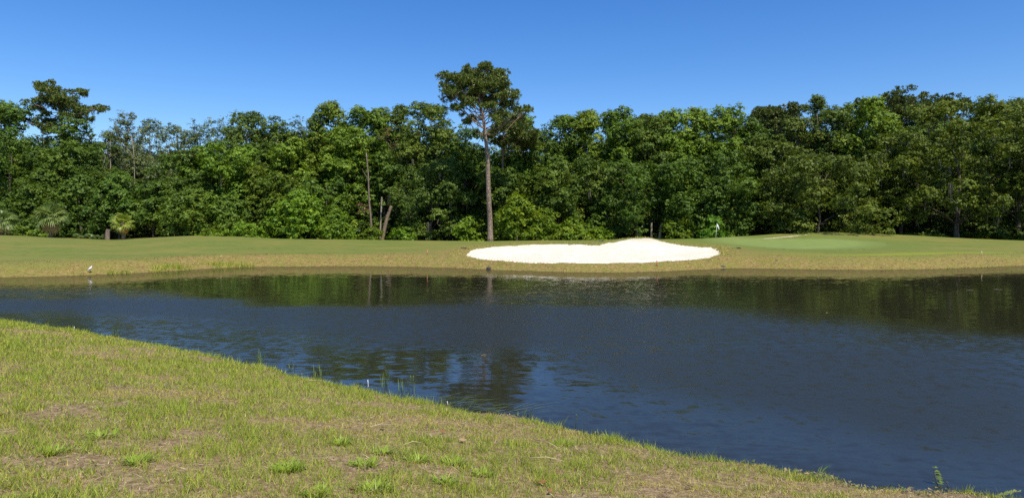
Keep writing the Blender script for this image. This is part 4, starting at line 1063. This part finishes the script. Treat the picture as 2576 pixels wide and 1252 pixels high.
# ---------------------------------------------------------------- white egret at the water's edge
def egret():
    x, y, z = ground_hit(227, 687)
    root = thing('egret', 'white egret standing hunched at the water on the far left bank', 'bird', (x, y, max(z, .02)))
    root.scale = (.62, .62, .62)
    wm = noise_mat('white_feather', [(.3, (.78, .78, .76)), (.7, (.86, .86, .85))], (14, 14, 14), .8, .2)
    mb = MB()
    path = catmull([(-.20, .0, .20), (-.15, 0, .25), (-.06, 0, .34), (.03, -.01, .44), (.10, -.01, .50), (.13, -.02, .535), (.105, -.02, .575), (.11, -.02, .61), (.15, -.02, .63), (.19, -.02, .627)], 30)
    rad = np.interp(np.linspace(0, 1, 30), np.linspace(0, 1, 10), [.012, .045, .088, .095, .070, .045, .034, .033, .040, .012])
    mb.tube(path, rad, 12); body = obj('body', mb.mesh('body', wm, True), root)
    mb = MB(); mb.tube([(.18, -.02, .627), (.23, -.02, .618), (.285, -.02, .605)], [.012, .008, .002], 6); obj('bill', mb.mesh('bill', dark_m), root)
    for s in (-1, 1):
        mb = MB(); mb.tube([(-.01, s * .035, .30), (.0, s * .035, .16), (-.02, s * .035, .0)], [.012, .008, .007], 5)
        for a in (-.5, 0, .5, math.pi): mb.tube([(-.02, s * .035, .004), (-.02 + .06 * math.cos(a), s * .035 + .06 * math.sin(a), -.004)], [.005, .003], 4)
        obj('leg', mb.mesh('leg', dark_m), root)
        mb = MB(); wp = catmull([(.06, s * .075, .45), (-.05, s * .095, .36), (-.16, s * .06, .24), (-.23, s * .02, .17)], 10)
        mb.tube(wp, np.interp(np.linspace(0, 1, 10), [0, .3, .7, 1], [.03, .055, .04, .006]), 8); obj('wing', mb.mesh('wing', wm, True), root)
egret()

# ---------------------------------------------------------------- foreground details
REED = leaf_mat('reed_blade', [(0, (.085, .15, .03)), (.5, (.14, .21, .05)), (1, (.24, .28, .09))], .3)
WEED = leaf_mat('weed_blade', [(0, (.16, .23, .022)), (.5, (.235, .325, .035)), (1, (.34, .42, .07))], .3, .45, .35)
def strip_blade(mb, p, az, L, w, lean, curl, t, n=5):
    side = np.array([-math.sin(az), math.cos(az), 0]); V = []; q = np.array(p, float); a = lean
    for i in range(n):
        f = i / (n - 1); ww = w * (1 - f ** 1.8) * (.7 + .3 * math.sin(f * 3)) + .0006
        V += [q - side * ww, q + side * ww]
        q = q + np.array([math.cos(az) * math.sin(a), math.sin(az) * math.sin(a), math.cos(a)]) * L / (n - 1); a += curl / (n - 1)
    mb.add(V, (), [(2 * i, 2 * i + 1, 2 * i + 3, 2 * i + 2) for i in range(n - 1)], t)

def shore_hit(px, py): 
    x, y, z = ground_hit(px, py); return x, y, max(z, 0)

def reed(label, px, py, hpx, n, spread=.25, w=.006, head=False, lean0=0., az0=0., name='reed_tuft', cat='reeds'):
    x, y, z = shore_hit(px, py); h = hpx * y / FPX; r = np.random.default_rng(int(px)); mb = MB()
    root = thing(name, label, cat, (x, y, z), 0, 'reeds and weeds at the near waterline')
    for i in range(n):
        a = az0 + r.uniform(-.5, .5) if lean0 else r.uniform(0, 6.28)
        strip_blade(mb, (r.normal(0, .02 + .01 * n * .3), r.normal(0, .03), -.02), a, h * r.uniform(.55, 1.08), w * r.uniform(.7, 1.2), lean0 + r.uniform(.02, spread), r.uniform(.1, .9), np.clip(r.normal(.55, .2), 0, 1), 6)
    obj('blades', mb.mesh('blades', REED), root)
    if head:
        mb = MB()
        for i in range(max(1, n // 3)):
            q = np.array([r.normal(0, .02), r.normal(0, .02), 0]); b = MB
            mb.tube([q, q + np.array([.01, 0, h * .6]), q + np.array([.02, 0, h])], [.003, .0025, .002], 4)
            for j in range(26):
                c = q + np.array([.015, 0, h * r.uniform(.6, 1.0)]); strip_blade(mb, c, r.uniform(0, 6.28), h * .14, .004, r.uniform(.3, 1.1), .3, np.clip(r.normal(.55, .2), 0, 1), 3)
        obj('flower_head', mb.mesh('flower_head', REED), root)
    return root
reed('spiky reed tuft at the near waterline on the far left', 293, 843, 28, 12, .35, .010)
reed('reed tuft on the near shore, second from the left', 655, 908, 34, 9, .3, .008)
reed('thin reed stems left of the bushy headed one', 735, 930, 24, 5, .3, .006, True)
reed('leaning tall reed stem with a leafy head on the near shore', 798, 946, 34, 5, .35, .006, True)
reed('bushy headed reed on the near shore below the pine reflection', 967, 972, 40, 7, .12, .006, True)
reed('stiff upright reed blades right of the bushy headed one', 1012, 982, 34, 6, .10, .008)
reed('feathery upright reed beside the stiff blades', 1032, 992, 44, 7, .10, .006, True)
reed('single arching grass stem reaching over the water near the middle', 1185, 1026, 46, 2, .2, .005, False, .35, .2)
reed('grass tuft at the tip of the near shore in the middle', 1318, 1046, 30, 12, .7, .007)
reed('leaning blade pair on the near shore right of the middle', 1412, 1068, 34, 4, .2, .008, False, .35, .1)
reed('thin dark dried stem standing in the near shallows right of the middle', 1447, 1076, 32, 2, .1, .003, True)
reed('pale leaning feathery grass blade on the right hand near shore', 2060, 1186, 34, 6, .25, .008, False, .5, .3)
reed('small grass tuft on the near shore left of the pale leaning blade', 1498, 1090, 20, 8, .5, .007)

# floating grass stems at the near edge, one mat
mb = MB(); r = np.random.default_rng(5)
for px0, py0, n in ((1165, 1012, 16), (1240, 1030, 26), (1120, 1002, 10)):
    x, y, z = P(px0, py0, EYE * FPX / (py0 - HOR))
    for i in range(n): strip_blade(mb, (x + r.normal(0, .35), y + r.normal(0, .12), .008 + .004 * r.uniform()), r.normal(.2, .35), r.uniform(.2, .5), .004, 1.5, .08, np.clip(r.normal(.7, .2), 0, 1), 4)
tag(obj('floating_grass', mb.mesh('floating_grass', REED)), 'trailing grass stems floating at the near water edge', 'grass', kind='stuff')

def weed(label, px, py, hw_px, n, seed):
    x, y, z = ground_hit(px, py); r = np.random.default_rng(seed); R = hw_px * y / FPX; mb = MB()
    root = thing('weed_clump', label, 'weed', (x, y, z), 0, 'bright weed clumps in the foreground turf')
    for i in range(n):
        a = r.uniform(0, 6.28); rr3 = R * math.sqrt(r.uniform()) * .75
        px_, py_ = rr3 * math.cos(a), rr3 * math.sin(a) * .9
        strip_blade(mb, (px_, py_, .0), a + r.normal(0, .7), r.uniform(.05, .11), r.uniform(.005, .009), r.uniform(.7, 1.3), r.uniform(.0, .5), np.clip(r.normal(.5, .2), 0, 1), 4)
    obj('leaves', mb.mesh('leaves', WEED), root)
WD = [(722, 1182, 46, 150, 'widest bright weed clump, low in the foreground left of centre'),
      (858, 1117, 30, 80, 'bright rosette weed higher up the lawn than the rest, near the middle'),
      (962, 1140, 30, 60, 'weed clump right of the highest rosette weed'),
      (915, 1172, 42, 110, 'bright weed patch right of the widest weed clump'),
      (1048, 1160, 34, 80, 'weed clump midway between the middle weed patch and the right hand one'),
      (1143, 1166, 36, 80, 'weed clump right of centre, upper of two'),
      (1212, 1196, 30, 60, 'rightmost weed clump of the foreground'),
      (945, 1232, 52, 130, 'weed patch at the bottom edge below the middle'),
      (795, 1245, 36, 70, 'weed clump cut by the bottom edge left of centre'),
      (1120, 1215, 34, 60, 'weed clump right of centre near the bottom edge'),
      (130, 1140, 50, 90, 'darker grassy tuft in the lower left of the lawn'),
      (345, 1162, 40, 70, 'grassy weed tuft left of the bare sandy patch'),
      (250, 1100, 46, 80, 'grassy tuft above the darker one in the lower left'),
      (1420, 1120, 34, 60, 'weed strip near the shore right of the middle')]
for i, (px, py, hw, n, lab) in enumerate(WD): weed(lab, px, py, hw, n, 300 + i)

# leafy stems and fern at the lower right edge
def leafy_stem(label, px, py, pts, leaves, L, col_t, name, cat, seed):
    x, y, z = shore_hit(px, py); s = y / FPX; r = np.random.default_rng(seed)
    root = thing(name, label, cat, (x, y, z), 0, 'reeds and weeds at the near waterline')
    q = catmull(np.array([(a * s, 0, -b * s) for a, b in pts]), 16)
    mb = MB(); mb.tube(q, np.linspace(.005, .002, 16), 5); obj('stem', mb.mesh('stem', M['bark']), root)
    mb = MB()
    for (f, side, ll) in leaves:
        c = np.array([np.interp(f, np.linspace(0, 1, 16), q[:, k]) for k in range(3)])
        e = c + np.array([side * ll * s, r.uniform(-.02, .02), -ll * s * r.uniform(.0, .45) * L])
        v = e - c; sd = np.array([0, .35, .9]); sd = np.cross(unit(v), unit(np.cross(v, sd))) * np.linalg.norm(v) * .2
        m_ = c + v * .5 + np.array([0, 0, .01])
        mb.add([c, m_ + sd, e, m_ - sd], (), [(0, 1, 2, 3)], np.clip(r.normal(col_t, .15), 0, 1))
    obj('leaves', mb.mesh('leaves', REED), root)
leafy_stem('upright leafy stem at the lower right shore', 2358, 1218, [(0, 0), (-5, -15), (-9, -30), (-10, -44)], [(.1, 1, 16), (.12, -1, 9), (.16, 1, 20), (.35, 1, 16), (.45, 1, 18), (.55, 1, 18), (.65, 1, 16), (.75, 1, 14), (.95, 1, 14), (.98, -1, 5)], .4, .4, 'leafy_stem', 'weed', 1)
leafy_stem('dark dried bent stem right of the leafy stem at the lower right', 2385, 1222, [(0, 0), (-6, -10), (-14, -22)], [(.5, 1, 5), (.9, -1, 4)], .5, .2, 'dried_stem', 'stem', 2)
leafy_stem('fern like frond reaching over the water in the bottom right corner', 2500, 1252, [(0, 0), (20, -9), (42, -14), (66, -16)], [(.08 * i + .06, 1, 16 if i < 9 else 9) for i in range(12)] + [(.08 * i + .1, .6, -18 if i < 9 else -8) for i in range(11)], -.9, .8, 'fern', 'fern', 3)

# broad leaved ground cover along the lip of the near bank, lower right
X = rng.uniform(1.0, 5.4, 9000); Y = rng.uniform(5.2, 9.5, 9000); z, s = height(X, Y); k = (s > -.03) & (s < .42) & (fbm(X * 1.2, Y * 1.2, 88) > .42); X, Y, z = X[k], Y[k], np.maximum(z[k], 0)
n = len(X); nrm = unit(np.array([0, -.2, .7]) + rng.normal(size=(n, 3)) * .55)
V, F, T = leaf_quads(np.stack([X, Y, z + rng.uniform(.005, .05, n)], -1), nrm, rng.uniform(.025, .05, n), rng.uniform(.012, .026, n), rng.uniform(0, 1, n))
GC = leaf_mat('ground_cover_leaf', [(0, (.09, .12, .03)), (.5, (.17, .19, .05)), (.8, (.30, .26, .10)), (1, (.38, .28, .14))], .25)
tag(obj('shore_groundcover', raw_mesh('shore_groundcover', V, F, GC, {'tint': ('FLOAT', T)})), 'small broad leaved ground cover along the near waterline', 'ground cover', kind='stuff')

# fallen leaves, twigs and scraps
leaf_ms = [plain('fallen_leaf_%d' % i, c, .8, .2) for i, c in enumerate([(.26, .12, .05), (.20, .12, .06), (.32, .21, .11)])]
def fallen_leaf(label, px, py, L, mi, seed):
    x, y, z = ground_hit(px, py); r = np.random.default_rng(seed); V = []; n = 6; L = L * .72
    for i in range(n):
        f = i / (n - 1); w = math.sin(math.pi * (f * .92 + .04)) * L * .26
        cu = .25 * L * (f - .5) ** 2 * 4 * .5
        V += [(f * L - L / 2, -w, cu + w * .5), (f * L - L / 2, 0, cu), (f * L - L / 2, w, cu + w * .5)]
    F = []
    for i in range(n - 1):
        for j in range(2): F.append((i * 3 + j, i * 3 + j + 1, i * 3 + j + 4, i * 3 + j + 3))
    o = obj('fallen_leaf', raw_mesh('fallen_leaf', np.array(V), np.array(F), leaf_ms[mi], None, True), None, (x, y, z + .03))
    o.rotation_euler = (r.uniform(-.3, .6), r.uniform(-.3, .3), r.uniform(0, 6.28)); m_ = o.modifiers.new('thickness', 'SOLIDIFY'); m_.thickness = .001
    tag(o, label, 'leaf', 'fallen leaves on the near bank')
for i, (px, py, L, mi, lab) in enumerate([
    (3, 1052, .11, 0, 'orange fallen leaf at the left edge of the lawn'), (885, 1243, .09, 0, 'orange fallen leaf at the bottom edge among the weeds'),
    (962, 1082, .13, 1, 'largest curled brown leaf, lying in mid lawn near the middle'), (1075, 1076, .10, 1, 'curled brown leaf right of the largest one, upper of the group'),
    (1113, 1093, .11, 0, 'reddish fallen leaf right of the largest curled leaf'), (1163, 1114, .12, 2, 'tan crumpled leaf right of the reddish one'),
    (1240, 1136, .10, 1, 'brown leaf right of the tan crumpled one'), (1347, 1140, .09, 0, 'brown leaf near the shore right of the middle'),
    (1365, 1222, .11, 0, 'red brown leaf low in the foreground, upper of three right of centre'), (1402, 1198, .10, 1, 'brown leaf low in the foreground just above the red brown one'),
    (1384, 1244, .09, 0, 'red brown leaf at the bottom edge right of centre'), (1745, 1158, .10, 1, 'brown leaf close to the water on the right'),
    (1735, 1232, .13, 2, 'pale tan leaf near the bottom edge on the right'), (640, 912, .08, 2, 'tan leaf near the second reed tuft'),
    (365, 1082, .07, 2, 'tan leaf in the left part of the lawn'), (1010, 1074, .08, 2, 'pale tan leaf left of the group of curled leaves'),
    (560, 1010, .07, 2, 'small pale leaf in the middle of the left lawn')]):
    fallen_leaf(lab, px, py, L, mi, 500 + i)
twig_m = plain('dry_straw', (.50, .41, .25), .8)
for px0, py0, px1, py1, lab in [(1015, 1124, 1062, 1120, 'pale straight twig lying below the curled leaves'), (1345, 1110, 1405, 1132, 'long pale stalk lying near the shore right of the middle'),
                                (775, 958, 850, 962, 'pale dry stalk lying near the shore left of the bushy headed reed'), (930, 1078, 985, 1074, 'yellowish stick beside the largest curled leaf'),
                                (1330, 1156, 1420, 1166, 'thin dry stalk in the lower lawn right of centre')]:
    a = np.array(ground_hit(px0, py0)); b = np.array(ground_hit(px1, py1)); mb = MB(); v = b - a
    mb.tube([(0, 0, .02), v * .5 + np.array([0, .01, .045]), v + np.array([0, 0, .025])], [.005, .004, .003], 5)
    tag(obj('twig', mb.mesh('twig', twig_m), None, tuple(a)), lab, 'twig', 'dry twigs and stalks on the near bank')
scrap_m = plain('white_plastic_scrap', (.55, .53, .48), .6)
for px, py, h, lab in [(926, 972, 24, 'upright white sliver of litter at the near waterline below the pine reflection'), (1126, 1017, 12, 'small white scrap at the near waterline right of the reeds'),
                       (187, 826, 8, 'tiny pale scrap on the near shore at the far left')]:
    x, y, z = shore_hit(px, py); s = y / FPX; mb = MB(); hh = h * s
    mb.add(np.array([.55, 1, .8]) * [(-.012, 0, 0), (.012, .004, 0), (.004, .006, hh * .5), (-.018, .0, hh * .55), (-.008, .004, hh), (-.028, 0, hh * .95),
            (-.012, .01, 0), (.012, .014, 0), (.004, .016, hh * .5), (-.018, .01, hh * .55), (-.008, .014, hh), (-.028, .01, hh * .95)],
           (), [(0, 1, 2, 3), (3, 2, 4, 5), (7, 6, 9, 8), (8, 9, 11, 10), (1, 7, 8, 2), (2, 8, 10, 4), (6, 0, 3, 9), (9, 3, 5, 11), (4, 10, 11, 5)])
    tag(obj('litter_scrap', mb.mesh('litter_scrap', scrap_m), None, (x, y, z - .01)), lab, 'litter', 'scraps of litter on the near shore')

# flecks of debris afloat on the pond
for i, (px, py, w, lab) in enumerate([(1217, 894, 14, 'pale scum patch floating in the middle of the pond'), (2440, 730, 16, 'floating stick near the far bank on the right, left of two'),
                                      (2510, 728, 22, 'floating stick near the far bank at the right edge'), (2080, 787, 7, 'tiny yellow leaf floating on the right side of the pond')]):
    d = EYE * FPX / (py - HOR); p = P(px, py, d); s = d / FPX; mb = MB()
    if i == 3: mb.add([(-w * s / 2, 0, .006), (0, -.04, .012), (w * s / 2, 0, .006), (0, .04, .012)], (), [(0, 1, 2, 3)])
    else:
        for q in range(5 if i == 0 else 2):
            o = rng.normal(size=2) * np.array([w * s * .18, .06]); mb.tube([(o[0] - w * s * .4, o[1], .0), (o[0], o[1] + .02, .012), (o[0] + w * s * .4, o[1] - .03, .002)], [.006, .008, .004], 5)
    tag(obj('floating_debris', mb.mesh('floating_debris', plain('debris_%d' % i, (.12, .11, .07) if i != 3 else (.5, .42, .08), .8)), None, (p[0], p[1], 0.004)), lab, 'debris', 'debris floating on the pond')
